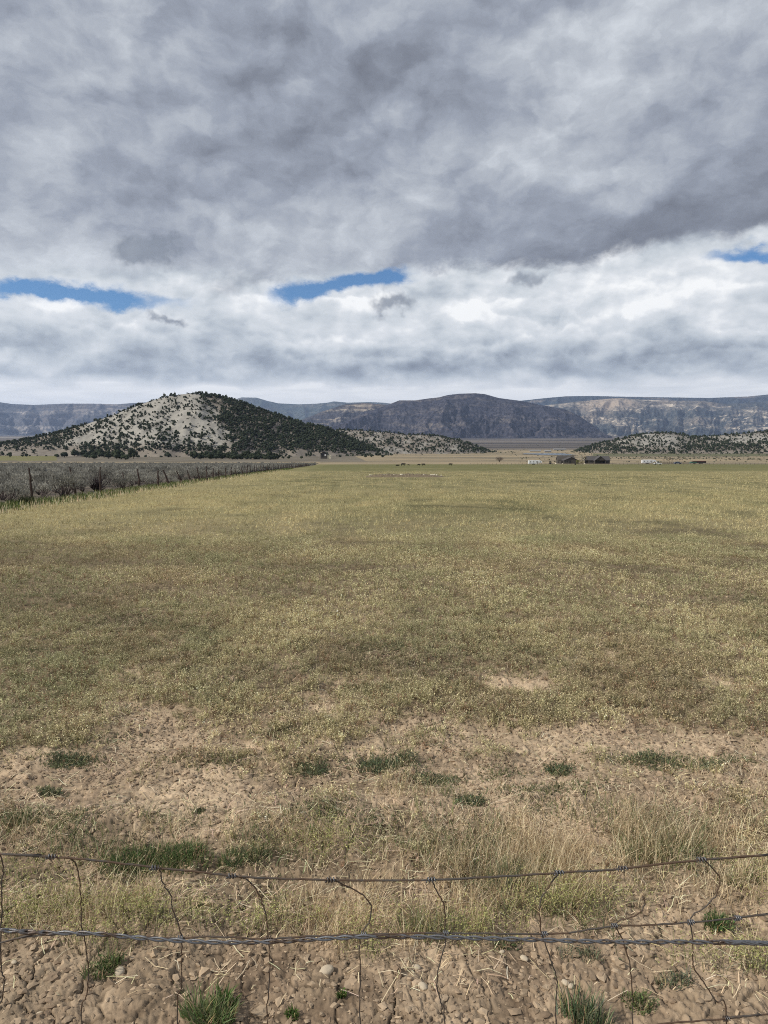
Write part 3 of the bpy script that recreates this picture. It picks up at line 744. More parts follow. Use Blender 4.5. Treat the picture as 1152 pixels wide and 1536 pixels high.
_o = g.n('ShaderNodeObjectInfo').outputs['Random']
_k = g.m('ADD', .80, g.m('MULTIPLY', _o, .45))
finish(g, g.vm('MULTIPLY', g.vm('SCALE', _a, _k), (.036, .046, .027)), .9, spec=.1); MATS['juniper'] = m
m, g = new_mat('juniper_wood_mass')
_a = g.n('ShaderNodeAttribute', attribute_name='tint').outputs['Color']
finish(g, g.vm('MULTIPLY', _a, (.036, .046, .029)), .9, spec=.1); MATS['juniper_mass'] = m
flat_mat('bark', (.12, .095, .075), .9, scale=5)
trunk_me = None
_b = MB(); _b.tube([(0, 0, -.3), (.03, .02, .25), (-.02, .05, .6)], [.14, .10, .07], 6); trunk_me = _b.mesh('trunk', MATS['bark'])
near_j = [juniper_mesh('crown', 200 + q, 260, ICO1, MATS['juniper'], squash=(.95, 1.1, .85, 1.2)[q]) for q in range(4)]
far_j = [juniper_mesh('juniper_tree', 300 + q, 34, ICO0, MATS['juniper'], squash=(1.0, 1.15, .9)[q]) for q in range(3)]
far_raw = [juniper_mesh('', 300 + q, 20, ICO0, None, squash=(1.0, 1.15, .9)[q]) for q in range(3)]
def juniper(x, y, z, s, label, group, k=None):
    t = link('juniper_tree', None, loc=(x, y, z), label=label, cat='tree', group=group, rz=rng.random() * 6.28)
    c = link('crown', near_j[int(rng.integers(4)) if k is None else k], parent=t); c.scale = (s, s, s * (.85 + .3 * rng.random()))
    w = link('trunk', trunk_me, parent=t); w.scale = (s * .9, s * .9, s * .9)
    return t
# scattered and clumped junipers on the flats at the foot of the hill: px, row of the base, radius in px
FOOT = [(85, 686, 4), (97, 686, 5.5), (112, 684.5, 7), (124, 685, 5), (130, 687, 5), (137, 685, 5), (141, 689, 7), (148, 686, 6), (156, 686, 7), (163, 688, 6), (170, 686, 6), (175, 689, 7),
        (182, 689, 7), (188, 690, 6), (186, 684, 4), (195, 684, 6), (200, 688, 6), (207, 686.5, 3), (227, 685, 3.5), (235, 683.5, 6), (253, 686, 5.5), (285, 685, 5.5), (297, 687.5, 5.5)]
LB1 = 'round dark juniper standing alone on the flat below the hill'
LB2 = 'dark juniper in the close clump on the flat left of the hill foot'
zone = [(85, 'leftmost of the lone junipers on the flat below the hill'), (97, 'second lone juniper from the left below the hill'), (253, 'lone round juniper below the middle of the chalky face')]
for (a, b, r_) in FOOT:
    x, y = at(a, b); s = r_ / F_PX * y
    lone = a < 100 or a > 205
    lab = dict(zone).get(a, LB1 if lone else LB2)
    juniper(x, y, base_z(y) - .1, s * 1.05, lab, 'lone junipers on the flat' if lone else 'junipers in the close clump')
THK = []
for q in range(58):
    a = 291 + 126 * rng.random()**1.15; b = 689.6 - 4.5 * rng.random() * (1 - (a - 291) / 160); THK.append((a, b, 3.4 + 3.0 * rng.random() * (1.25 - (a - 291) / 150)))
for a in (425, 433, 452, 510, 548, 558, 574): THK.append((a, 688 - (a > 500) * 2, 3.2))
for (a, b, r_) in sorted(THK, key=lambda q: q[1]):
    x, y = at(a, b); s = r_ / F_PX * y
    if a > 420: juniper(x, y, base_z(y) - .1, s * .8, 'small dark juniper by itself on the dry flat below the low ridge', 'stray junipers right of the thicket')
    else: juniper(x, y, base_z(y) - .1, s * 1.05, 'dark olive juniper in the long thicket at the foot of the hill', 'junipers of the long thicket')
for (a, b, r_) in [(3, 678, 4), (14, 680, 4), (20, 676, 4), (34, 679, 3), (40, 679, 3.2), (60, 677, 3), (12, 673, 5), (92, 671, 4.5), (101, 677, 3), (5, 672, 4)]:
    x, y = at(a, b + 6); s = r_ / F_PX * y
    juniper(x, y, base_z(y) - .1, s * .8, 'dark juniper beside the pale bank at the left end of the hill', 'junipers at the left end of the hill')

def hill_trees(f, D, front, back, t0, t1, n, dens, size, seed):
    r = np.random.default_rng(seed)
    t = t0 + (t1 - t0) * r.random(n); y = D - front + (front + back * .25) * r.random(n); x = t * y
    z, p, hc = f(x, y); px, row = proj(x, y, z)
    d = dens(x, y, z, p, px, row)
    ok = (r.random(n) < d) & (p > -.01)
    s = size * (.32 + .98 * r.random(n)**1.5)
    return x[ok], y[ok], z[ok], s[ok]
def dens1(x, y, z, p, px, row):
    pl = pale1(x, y); n = fbm(x / 28, y / 28, 3, 111)
    d = .99 * (1 - pl) + (.24 + .42 * sst(.0, .35, n)) * pl
    base = sst(673, 679, row)                                   # thins out on the lowest slope
    gaps = 1 - (.35 + .4 * (px < 330)) * sst(.12, .35, fbm(x / 45, y / 60, 3, 113))
    low = np.where(hc_lo(px, row), .35, 1.0)
    return d * (1 - .85 * base) * gaps * low * (.72 + .28 * (px > 300))
def hc_lo(px, row): return (px < 120) & (row > 668)
def dens2(x, y, z, p, px, row): return (.50 - .34 * pale2(x, y)) * (1 - .8 * sst(676, 681, row)) + .3 * sst(660, 700, px)
def dens3(x, y, z, p, px, row):
    pl = pale3(x, y); return (.75 * (1 - pl) + .07 * pl + .15) * (1 - .7 * sst(674, 680, row))
sets = [hill_trees(h1, 1130, 400, 260, -.62, .02, 34000, dens1, 2.6, 1), hill_trees(h2, 1450, 270, 200, -.15, .18, 6500, dens2, 2.5, 2), hill_trees(h3, 1500, 300, 220, .24, .62, 8500, dens3, 2.6, 3)]
tx_, ty_, tz_, ts_ = [np.concatenate(q) for q in zip(*sets)]
which = np.concatenate([np.full(len(q[0]), i) for i, q in enumerate(sets)])
score = ts_ / ty_ * (np.abs(tx_ / ty_) < .53) * (pale1(tx_, ty_) * (which == 0) + pale3(tx_, ty_) * (which == 2) + .82)
order = np.argsort(-score); nind = 190
HL = ['dark juniper dotted on the slopes of the conical chalky hill', 'dark juniper dotted along the low speckled ridge', 'dark juniper dotted on the low chalky hill behind the farmhouses']
HG = ['junipers on the conical hill', 'junipers on the low ridge', 'junipers on the low chalky hill']
for q in order[:nind]:
    w_ = int(which[q]); pxq, rwq = proj(tx_[q], ty_[q], tz_[q])
    if w_ == 0: lab = 'dark juniper on the skyline of the conical hill' if rwq < 600 else ('dark juniper scattered on the bare chalky face of the conical hill' if pale1(tx_[q], ty_[q]) > .5 else 'dark juniper on the wooded flank of the conical hill')
    elif w_ == 1: lab = HL[1]
    else: lab = 'dark juniper on the bare chalky patch of the low right-hand hill'.replace('right-hand ', '') if pale3(tx_[q], ty_[q]) > .5 else HL[2]
    o = link('juniper_tree', far_j[int(rng.integers(3))], loc=(tx_[q], ty_[q], tz_[q] - .3), label=lab, cat='tree', group=HG[w_], rz=rng.random() * 6.28)
    o.scale = (ts_[q],) * 3
rest = order[nind:]
for w_, nm in enumerate(('juniper woods covering the conical hill', 'juniper scrub covering the low speckled ridge', 'juniper scrub covering the low chalky hill')):
    parts = []
    for v in range(3):
        ii = rest[(which[rest] == w_)][v::3]
        bV, bF, bT = far_raw[v]
        V, F, _ = instance(bV, bF, np.stack([tx_[ii], ty_[ii], tz_[ii] - .3], 1), ts_[ii], rng.random(len(ii)) * 6.28)
        T = (bT[None] * (.75 + .6 * rng.random((len(ii), 1, 1)))).reshape(-1, 3)
        parts.append((V, F, T))
    V, F, T = joinup(parts)
    link('juniper_woods', mesh_np('juniper_woods', V, F, MATS['juniper_mass'], T), kind='stuff', label=nm)
print('hill trees', len(tx_))
# brush specks on the valley floor
n = 6500; u = rng.random(n)**1.3; y = 600 * (5000 / 600)**u; x = (rng.random(n) * 2 - 1) * .62 * y
px, row = proj(x, y, base_z(y))
ok = (fbm(x * .004, np.log(y) * 12, 3, 121) > .02) & ~((px < 430) & (row > 693)) & ~((row > 684) & (px < 780))
x, y = x[ok], y[ok]; s = (.35 + .5 * rng.random(len(x))) * (1 + y / 3000)
V, F, T = instance(*lump(ICO0, .2, 5, .7), np.stack([x, y, base_z(y) + .3 * s], 1), s, rng.random(len(x)) * 6, jit(len(x), (.075, .075, .052), .3))
attr_mat('brush', .95)
link('valley_brush', mesh_np('valley_brush', V, F, MATS['brush'], T), kind='stuff', label='dark specks of brush scattered over the valley floor')

#@@NEAR
# ------------------------------------------------------------------ the old stake fence and the sagebrush flat
flat_mat('stake', (.060, .042, .036), .9, .4, 9, bstr=.6)
flat_mat('rust_wire', (.07, .055, .05), .6, .3, 30)
m, g = new_mat('steel_wire'); _c = g.n('ShaderNodeTexCoord').outputs['Object']
_r = g.smooth(g.noise(_c, 25, 5, .65), .48, .62); _n = g.noise(_c, 300, 3, .6)
finish(g, g.vm('SCALE', g.mix(_r, (.15, .155, .165), (.085, .060, .045)), g.m('ADD', .5, g.m('MULTIPLY', _n, 1.0))), .42, bump=_n, bstr=.4, bdist=.0006, spec=.5, metal=.5); MATS['steel_wire'] = m
m, g = new_mat('rusty_wire'); _c = g.n('ShaderNodeTexCoord').outputs['Object']
_r = g.smooth(g.noise(_c, 25, 5, .65), .42, .58); _n = g.noise(_c, 300, 3, .6)
finish(g, g.vm('SCALE', g.mix(_r, (.075, .066, .058), (.095, .060, .038)), g.m('ADD', .6, g.m('MULTIPLY', _n, .8))), .7, bump=_n, bstr=.4, bdist=.0006, spec=.35, metal=.1); MATS['rusty_wire'] = m
POSTS = [(44,701.7,47.6,752.7),(105,700.6,113,743),(150.7,700.6,150.7,739.5),(184,708.6,187.5,734),(206,703,210,731),(237,706,237,730),(245,705,253.5,727.5),(265,706,274,725),(280.5,705,287.5,724),
         (295,700.6,300.7,723),(309,699,311,721.5),(319.5,701.7,320,720),(328,704,328,718.5),(338.5,701.7,338.5,717.5),(347,700,346.5,716.3),(352,702,356,715),(361,700,365.6,713.7),(370.5,699,370.5,712.8)]
fence = link('stake_fence', None, loc=(fence_x(30), 30, base_z(30)), label='old fence of crooked dark juniper stakes and wire between sagebrush and field', cat='fence')
O = np.array(fence.location)
plist = []
for (xa, ra, xb, rb) in POSTS:
    X, Y = at(xb, rb); top = crest(xa, ra, Y); plist.append((X, Y, top[0], top[2]))
y = plist[-1][1] + 3
while y < 330:
    X = fence_x(y) + rng.normal() * .15; hgt = 1.15 + .25 * rng.random()
    plist.append((X, y, X + rng.normal() * .12, base_z(y) + hgt)); y += 3.4 + 1.6 * rng.random()
plist = plist[:98]
for k, (X, Y, xt, zt) in enumerate(plist):
    b = MB(); zb = base_z(Y); r0 = .048 + .022 * rng.random()
    n = 9; tt = np.linspace(0, 1, n); P_ = np.stack([X + (xt - X) * tt**1.2, Y + .05 * np.sin(tt * 4 + k), (zb - .15) + (zt - zb + .15) * tt], 1)
    P_[1:-1, :2] += rng.normal(size=(n - 2, 2)) * .018
    b.tube(P_ - O, r0 * (1.25 - .6 * tt) * (1 + .12 * rng.normal(size=n)), 7)
    if k % 3 == 0:
        q = P_[5] - O; b.tube([q, q + (.10 * (-1)**k, .02, .07)], [.028, .018], 5)
    link('post', b.mesh('post', MATS['stake']), parent=fence)
ys = sorted(plist, key=lambda q: q[1])
for lv in (.35, .62, .88, 1.08):
    b = MB(); P_ = []
    for i in range(len(ys) - 1):
        for f_ in (0, .5):
            a_, c_ = ys[i], ys[i + 1]; Yq = a_[1] + (c_[1] - a_[1]) * f_; Xq = a_[0] + (c_[0] - a_[0]) * f_
            P_.append((Xq + .06, Yq, base_z(Yq) + lv + (-.05 if f_ else 0) + .03 * rng.normal()))
    b.tube(np.array(P_) - O, .004, 4, cap=False); link('wire', b.mesh('wire', MATS['rust_wire']), parent=fence)

def sage_mesh(name, seed, nleaf, nstem, leafc, stemc, hollow=.55, lsz=.05):
    r = np.random.default_rng(seed); st = rng.bit_generator.state; rng.bit_generator.state = r.bit_generator.state
    parts = []; b = MB()
    nl = 9; az = r.random(nl) * 6.28; rr = .42 * np.sqrt(r.random(nl)); cent = np.stack([np.cos(az) * rr, np.sin(az) * rr, .45 + .28 * r.random(nl) - .3 * rr], 1); rad = .20 + .14 * r.random(nl)
    k = r.integers(0, nl, nleaf); dd = r.normal(size=(nleaf, 3)); dd[:, 2] = np.abs(dd[:, 2]) * 1.1 - .25; dd /= np.linalg.norm(dd, axis=1)[:, None]
    P_ = cent[k] + dd * rad[k][:, None] * (hollow + (1.08 - hollow) * r.random((nleaf, 1))); P_[:, 2] = np.maximum(P_[:, 2], .03)
    up = np.clip(P_[:, 2:3] / .8, 0, 1)
    c = np.array(leafc) * (1 + .18 * r.normal(size=(nleaf, 1)))
    if nleaf:
        # upright wispy sprays
        V, F, T = blades(P_ - (0, 0, lsz), lsz * (1.6 + 1.4 * r.random(nleaf)), r.random(nleaf) * 6.28, .5 * r.random(nleaf), lsz * .75, c, seg=1)
        parts.append((V, F, T))
        V, F, T = tris(P_, lsz * (.7 + .6 * r.random(nleaf)), c * .95); parts.append((V, F, T))
    if nstem:
        e = cent[r.integers(0, nl, nstem)] + r.normal(size=(nstem, 3)) * .13; e[:, 2] = np.maximum(e[:, 2], .25)
        for q in e: b.tube([(q[0] * .08, q[1] * .08, -.02), (q[0] * .55, q[1] * .5, q[2] * .38), (q[0], q[1], q[2] * .98)], [.020, .013, .004], 4, tint=stemc, cap=False)
        parts.append((np.vstack(b.V), np.vstack(b.F), np.vstack(b.T)))
    rng.bit_generator.state = st
    return joinup(parts)
attr_mat('sagebrush', .9, transl=.25)
m, g = new_mat('sagebrush_bush')
_k = g.m('ADD', .65, g.m('MULTIPLY', g.n('ShaderNodeObjectInfo').outputs['Random'], .85))
finish(g, g.vm('SCALE', g.n('ShaderNodeAttribute', attribute_name='tint').outputs['Color'], _k), .9, transl=.25, spec=.1); MATS['sagebrush_bush'] = m
SL, SS = (.265, .258, .225), (.14, .115, .11)
near_s = [sage_mesh('', 400 + q, 420, 16, SL, SS) for q in range(6)]
mid_s = [sage_mesh('', 420 + q, 70, 0, SL, SS, lsz=.12) for q in range(3)]
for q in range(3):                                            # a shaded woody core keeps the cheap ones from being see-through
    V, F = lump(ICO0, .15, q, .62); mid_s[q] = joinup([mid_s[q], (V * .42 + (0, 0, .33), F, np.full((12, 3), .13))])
near_me = [mesh_np('sagebrush', *a[:2], MATS['sagebrush_bush'], a[2]) for a in near_s]
cell = 1.6
gx, gy = np.meshgrid(np.arange(-340, -10, cell), np.arange(19, 545, cell)); gx, gy = gx.ravel(), gy.ravel()
gx = gx + rng.uniform(-.6, .6, len(gx)); gy = gy + rng.uniform(-.45, .45, len(gx))
ok = (gx < fence_x(gy) - .5) & (gx > -.60 * gy - 3) & (fbm(gx * .12, gy * .12, 3, 131) > -.32)
thin = np.where(gy < 60, 1.0, np.where(gy < 150, .75, np.clip(.75 * (150 / gy)**1.3, .12, 1)))
ok &= rng.random(len(gx)) < thin
gx, gy = gx[ok], gy[ok]; gs = (.58 + .85 * rng.random(len(gx))**1.2) * (1 + .35 * sst(120, 500, gy))
vis = (gx / gy > -.545)
order = np.argsort(np.where(vis, gy, 1e9)); NI = 290
ind = order[:NI]; rest = order[NI:]
for q in ind:
    nearf = fence_x(gy[q]) - gx[q] < 2.2
    o = link('sagebrush', near_me[int(rng.integers(6))], loc=(gx[q], gy[q], base_z(gy[q])), cat='shrub', rz=rng.random() * 6.28,
             label='grey-green sagebrush crowding up to the stakes of the old fence' if nearf else 'grey-green sagebrush among many on the flat beyond the stake fence',
             group='sagebrush along the stake fence' if nearf else 'sagebrush on the flat')
    o.scale = (gs[q], gs[q], gs[q] * (.72 + .3 * rng.random()))
parts = []
for v in range(6):
    ii = rest[(gy[rest] < 75)][v::6]; V, F, _ = instance(*near_s[v][:2], np.stack([gx[ii], gy[ii], base_z(gy[ii])], 1), gs[ii], rng.random(len(ii)) * 6.28)
    parts.append((V, F, (near_s[v][2][None] * (.65 + .7 * rng.random((len(ii), 1, 1)))).reshape(-1, 3)))
for v in range(3):
    ii = rest[(gy[rest] >= 75)][v::3]; V, F, _ = instance(*mid_s[v][:2], np.stack([gx[ii], gy[ii], base_z(gy[ii])], 1), gs[ii], rng.random(len(ii)) * 6.28)
    parts.append((V, F, (mid_s[v][2][None] * (.65 + .7 * rng.random((len(ii), 1, 1)))).reshape(-1, 3)))
V, F, T = joinup(parts); link('sagebrush_cover', mesh_np('sagebrush_cover', V, F, MATS['sagebrush'], T), kind='stuff', label='sagebrush covering the flat beyond the first rows')
print('sage', len(gx), len(F))
# a leafless purple-brown bush standing among the stakes
V, F, T = sage_mesh('', 999, 60, 110, (.10, .08, .085), (.062, .048, .055), lsz=.03)
X, Y = at(140, 737); o = link('bare_shrub', mesh_np('bare_shrub', V, F, MATS['sagebrush'], T), loc=(X, Y + .4, base_z(Y)), label='dark twiggy leafless bush beside the third stake of the fence', cat='shrub'); o.scale = (1.35, 1.2, 1.25)

# ------------------------------------------------------------------ grass and weeds
attr_mat('grass', .85, transl=.25, spec=.15)
STRAW = (.80, .67, .45); STRAW2 = (.48, .365, .225); GREEN = (.085, .125, .040); GREEN2 = (.13, .165, .055); TEAL = (.15, .175, .105); YGREEN = (.42, .42, .17)
def stuff(name, parts, label, mat='grass'):
    V, F, T = joinup(parts); link(name, mesh_np(name, V, F, MATS[mat], T), kind='stuff', label=label); print(name, len(F))
def blobsum(px, row, L):
    d = 0
    for (a, b, rx, ry, k) in L: d = d + k * np.exp(-((px - a) / rx)**2 - ((row - b) / ry)**2)
    return d
# verge of green grass under the stake fence
n = 15000; y = 16 * (190 / 16)**rng.random(n); x = fence_x(y) + rng.normal(.25, .48, n) + .3 * fbm(y * .2, y * 0, 2, 3)
x, y = keep(fbm(x * .8, y * .3, 3, 141) > -.25, x, y); n = len(x); sc = (y / 25)**.45
verge = [blades(np.stack([x, y, base_z(y)], 1), (.10 + .20 * rng.random(n)**1.5) * sc**.3, rng.random(n) * 6.28, .3 + .5 * rng.random(n), .030 * sc, jit(n, (.115, .145, .050), .3, .12), seg=2)]
n = 2500; y = 16 * (150 / 16)**rng.random(n); x = fence_x(y) + rng.normal(.9, .5, n)
verge.append(blades(np.stack([x, y, base_z(y)], 1), .12 + .2 * rng.random(n), rng.random(n) * 6.28, .5 * rng.random(n), .018 * (y / 25)**.45, jit(n, STRAW, .2), seg=2))
stuff('green_grass', verge, 'strip of green grass growing along the foot of the stake fence')
X, Y = at(38, 757); n = 260
P_ = np.stack([X + rng.normal(0, .16, n), Y + rng.normal(0, .14, n), np.full(n, base_z(Y))], 1) - (X, Y, base_z(Y))
V, F, T = blades(P_, .20 + .28 * rng.random(n), rng.random(n) * 6.28, .25 + .4 * rng.random(n), .018, jit(n, (.045, .055, .025), .3))
link('grass_clump', mesh_np('grass_clump', V, F, MATS['grass'], T), loc=(X, Y, base_z(Y)), label='dark upright clump of grass at the foot of the leftmost stake', cat='grass clump')

# the weeds of the field: low plants whose pale heads stand over darker leaves
def weeds(n, y0, y1, stems, h, hw, hs, nh, seg, f0=0, f1=0, half=.64):
    x, y = scatter(n, y0, y1, half); cv = cover(x, y); dp = darkpatch(x, y)
    c = rng.random(len(x)) < np.clip(cv * 1.3 - .10, 0, 1) * (1 - .72 * dp) * (.80 + .5 * fbm(x * .55, y * .2, 3, 158))
    if f0: c &= rng.random(len(x)) < sst(y0, y0 * f0, y)
    if f1: c &= rng.random(len(x)) < sst(y1, y1 / f1, y)
    c &= x > fence_x(y) + .8
    c &= ~((np.abs(px_ := x / y * F_PX - 30) < 58) & (y > 74) & (y < 92))
    x, y, dp = keep(c, x, y, dp); n = len(x)
    mix = np.clip(.5 + 1.3 * fbm(x * .6, y * .45, 3, 151) + .5 * fbm(x * .08, y * .06, 3, 153), 0, 1)[:, None]
    far = sst(9, 40, y)[:, None]
    hue = rng.random((n, 1))
    headc = np.array((.76, .655, .395)) * mix + np.array((.48, .46, .27)) * (1 - mix)
    br = sst(.05, .38, fbm(x * .8 + 20, y * .5, 3, 155))[:, None] * .38
    headc = headc * (1 - br) + np.array((.40, .285, .19)) * br
    headc = headc * (1 - far * .30) * (.93 + .25 * fbm(x * .9, y * .28, 3, 157)[:, None]) + np.array((.38, .33, .175)) * far * .30
    headc = np.where((hue > .88) & (y < 14)[:, None], np.array((.30, .19, .12)), headc) * (1 - .42 * dp[:, None])
    z = ground_z(x, y) if y0 < 16 else base_z(y)
    size = (.6 + .95 * rng.random(n)**2) * (.72 + .45 * cover(x, y)) * (1 - .35 * dp)
    pos = np.repeat(np.stack([x, y, z], 1), stems, 0); N = len(pos)
    sp = h * .42 * rng.random((N, 1))**.7; az = rng.random(N) * 6.28
    pos = pos + np.concatenate([np.cos(az)[:, None] * sp, np.sin(az)[:, None] * sp, np.full((N, 1), -.005)], 1)
    sz = np.repeat(size, stems); hh = h * sz * (.6 + .6 * rng.random(N))
    ln = .15 + .5 * rng.random(N); baz = az + rng.normal(0, .5, N)
    hc = np.repeat(headc * (1.02 + .26 * rng.normal(size=(n, 1))).clip(.45, 1.8), stems, 0) * (1 + .16 * rng.normal(size=(N, 1)))
    stc = hc * (np.array((.60, .64, .52)) if y0 < 10 else np.array((.95, .93, .85)))
    parts = [blades(pos, hh, baz, ln, hw, np.clip(stc, .01, .9), seg=seg)]
    if y0 > 10: hh = hh * 1.25; ln = ln * .5
    tip = pos + np.stack([np.cos(baz) * hh * ln, np.sin(baz) * hh * ln, hh * (1 - .25 * ln)], 1)
    for q in range(nh):
        f_ = (1 - .16 * q) if nh > 1 else 1.0
        c_ = pos + (tip - pos) * f_ + rng.normal(0, hs * .45, (N, 3))
        parts.append(tris(c_, hs * (.7 + .6 * rng.random(N)), np.clip(hc * (1 if q < nh * .6 else .7), .01, .9)))
    return parts, n
p1, n1_ = weeds(40000, 2.6, 8.5, 6, .052, .0028, .0098, 5, 2, 0, 1.3)
p2, n2_ = weeds(85000, 6.5, 18, 4, .058, .0050, .015, 2, 1, 1.3, 1.4)
p3, n3_ = weeds(95000, 13, 48, 3, .070, .013, .021, 1, 1, 1.4, 1.6)
p4, n4_ = weeds(80000, 30, 150, 2, .095, .035, .045, 1, 1, 1.6, 1.8)
stuff('field_weeds', p1 + p2, 'low pale-headed weeds matted over the near part of the field')
stuff('field_grass', p3 + p4, 'short olive grass and stubble covering the middle and far field')
# darker creeping leaves between the stems, in mats
def mats(n, y0, y1, size, label=None):
    x, y = scatter(n, y0, y1, .64); px, row = proj(x, y, base_z(y))
    d = np.clip(fbm(x * 1.6, y * 1.3, 3, 161) * 1.9 - .45, 0, 1) * sst(3.2, 4.2, y) * .7 + darkpatch(x, y) * .06
    d = d + blobsum(px, row, [(105,1148,34,9,1),(465,1164,26,8,1),(575,1155,42,12,1),(650,1178,40,7,.9),(840,1160,20,10,1),(705,1222,26,8,.8),(1062,1156,16,7,.9),(985,1150,60,10,.7),(750,1165,30,9,.5),(1095,1150,40,8,.4),
        (75,1196,18,6,.8),(40,1248,60,9,.7),(120,1262,30,10,.4),(330,1062,25,10,.4),(480,1240,40,12,.5),(790,1210,50,9,.5),(860,1200,40,8,.4),(300,1236,8,4,.9),(420,1112,30,10,.4),(330,1150,60,8,.4),(560,1250,40,14,.3),(810,1230,40,10,.3)])
    c = (rng.random(len(x)) < d * 1.3) & (x > fence_x(y) + 1); x, y = keep(c, x, y); n = len(x)
    P_ = np.stack([x, y, ground_z(x, y) + rng.random(n) * size * 1.2], 1)
    col = np.array(TEAL) + (np.array((.22, .21, .10)) - np.array(TEAL)) * rng.random((n, 1))
    V, F, T = tris(P_, size * (.6 + .8 * rng.random(n)), np.clip(col * (1 + .25 * rng.normal(size=(n, 1))), .01, .9))
    return [(V, F, T), blades(P_ - (0, 0, size * .4), size * (1.2 + 1.5 * rng.random(n)), rng.random(n) * 6.28, .4 * rng.random(n) + .2, size * .30, np.clip(col * (1 + .25 * rng.normal(size=(n, 1))), .01, .9), seg=1)]
stuff('creeping_weeds', mats(620000, 2.3, 8, .012) + mats(110000, 8, 20, .022), 'dark green creeping weeds in mats between the paler plants')

# dry grass, standing and fallen
DRY = [(-170,1360,120,30,.8),(-300,1300,120,40,.7),(1300,1310,120,40,.8),(1450,1370,120,30,.8),(1260,1440,80,30,.5),(60,1365,110,28,.9),(250,1345,120,26,.75),(330,1390,120,16,.7),(470,1375,90,28,.85),(640,1370,110,34,1.1),(620,1300,80,40,.6),(760,1290,110,40,1.0),(880,1280,120,36,1.1),(1010,1270,110,36,1.0),(1110,1300,70,40,.9),(820,1350,80,26,.8),
       (1000,1340,60,20,.4),(980,1235,90,14,.25),(820,1245,60,12,.25),(230,1255,90,14,.45),(450,1255,80,16,.6),(60,1260,80,20,.5),(580,1170,30,14,.3),(540,1080,60,16,.3),(640,1200,60,16,.3),(1120,1440,40,40,.7),(1000,1440,60,20,.25),(900,1400,60,12,.5),(1060,1170,80,16,.2)]
def drygrass(n, y0, y1, h0, h1, w, k, lean, cut=0.0, extra=0.0, col=None, down=0):
    x, y = scatter(n, y0, y1, .66); px, row = proj(x, y, base_z(y))
    nz_ = fbm(x * 2.6, y * 2.6, 3, 171)
    d = (blobsum(px, row - down, DRY) * k) * np.clip(.55 + 2.6 * nz_, 0, 1.4) + extra
    x, y = keep(rng.random(len(x)) < d - cut, x, y); n = len(x)
    # several blades spring from each root
    m = 4; x = np.repeat(x, m) + rng.normal(0, .012, n * m); y = np.repeat(y, m) + rng.normal(0, .012, n * m); n *= m
    c = np.where(rng.random((n, 1)) < .55, STRAW, STRAW2) if col is None else np.broadcast_to(col, (n, 3))
    return blades(np.stack([x, y, ground_z(x, y)], 1), h0 + (h1 - h0) * rng.random(n)**2, rng.random(n) * 6.28, lean * (.15 + rng.random(n)), w, np.clip(c * (1 + .18 * rng.normal(size=(n, 1))), .02, .9), seg=4), (x, y, n)
dg1, _ = drygrass(26000, 2.05, 3.9, .03, .14, .0021, .85, .9, down=14)
dg2, _ = drygrass(3600, 2.05, 3.3, .09, .21, .0020, .55, .55, down=32)
dg3, _ = drygrass(22000, 3.0, 9, .03, .11, .0022, .5, .9, extra=.06)
# stems with tiny papery seed heads
def seeded(n, y0, y1, L, h0, h1, hs, col, stemc, k=9, lean=.35):
    x, y = scatter(n, y0, y1, .66); px, row = proj(x, y, base_z(y))
    x, y = keep(rng.random(len(x)) < blobsum(px, row, L), x, y); n = len(x)
    h = h0 + (h1 - h0) * rng.random(n); az = rng.random(n) * 6.28; ln = lean * rng.random(n)
    p = np.stack([x, y, ground_z(x, y)], 1)
    tip = np.stack([np.cos(az) * h * ln, np.sin(az) * h * ln, h * (1 - .25 * ln)], 1)
    parts = [blades(p, h, az, ln, .0018, np.clip(np.array(stemc) * (1 + .15 * rng.normal(size=(n, 1))), .01, .9), seg=3)]
    for q in range(k):
        f_ = .55 + .5 * rng.random((n, 1))
        parts.append(tris(p + tip * f_ + rng.normal(0, .012, (n, 3)), hs * (.6 + .8 * rng.random(n)), np.clip(np.array(col) * (1 + .2 * rng.normal(size=(n, 1))), .01, .9)))
    return parts
sd1 = seeded(7000, 2.2, 3.6, [(770,1290,110,36,.8),(900,1265,100,30,.8),(690,1290,80,30,.5),(1000,1265,80,26,.5),(60,1340,60,20,.2)], .07, .19, .0055, (.60, .48, .33), STRAW2)
stuff('dry_grass', [dg1, dg2, dg3] + sd1, 'bleached dry grass standing and fallen under the wire fence')
# fallen stalks on the soil
x, y = scatter(90000, 1.95, 7.5, .66); px, row = proj(x, y, base_z(y)); x, y = keep(rng.random(len(x)) < .10 + .5 * blobsum(px, row, DRY) + .25 * (fbm(x * 1.5, y * 1.5, 3, 181) > .1), x, y); n = len(x)
ln = .015 + .085 * rng.random(n)**2; a = rng.random(n) * 6.28; d = np.stack([np.cos(a), np.sin(a)], 1) * ln[:, None] * .5
e0 = np.stack([x - d[:, 0], y - d[:, 1]], 1); e1 = np.stack([x + d[:, 0], y + d[:, 1]], 1); mm = np.stack([x, y], 1) + rng.normal(0, .05, (n, 2)) * ln[:, None]
sdv = np.stack([-np.sin(a), np.cos(a), np.zeros(n)], 1) * .0011
def g3(p, up=.004): return np.concatenate([p, (ground_z(p[:, 0], p[:, 1]) + up + .010 * rng.random(n))[:, None]], 1)
A_, B_, C_ = g3(e0), g3(mm, .009), g3(e1)
V = np.stack([A_ - sdv, A_ + sdv, B_ - sdv, B_ + sdv, C_ - sdv, C_ + sdv], 1); F = np.array([(0, 1, 3), (0, 3, 2), (2, 3, 5), (2, 5, 4)])[None] + (np.arange(n) * 6)[:, None, None]
stuff('straw_litter', [(V.reshape(-1, 3), F.reshape(-1, 3), np.repeat(jit(n, STRAW, .2), 6, 0))], 'broken straw lying on the bare soil')
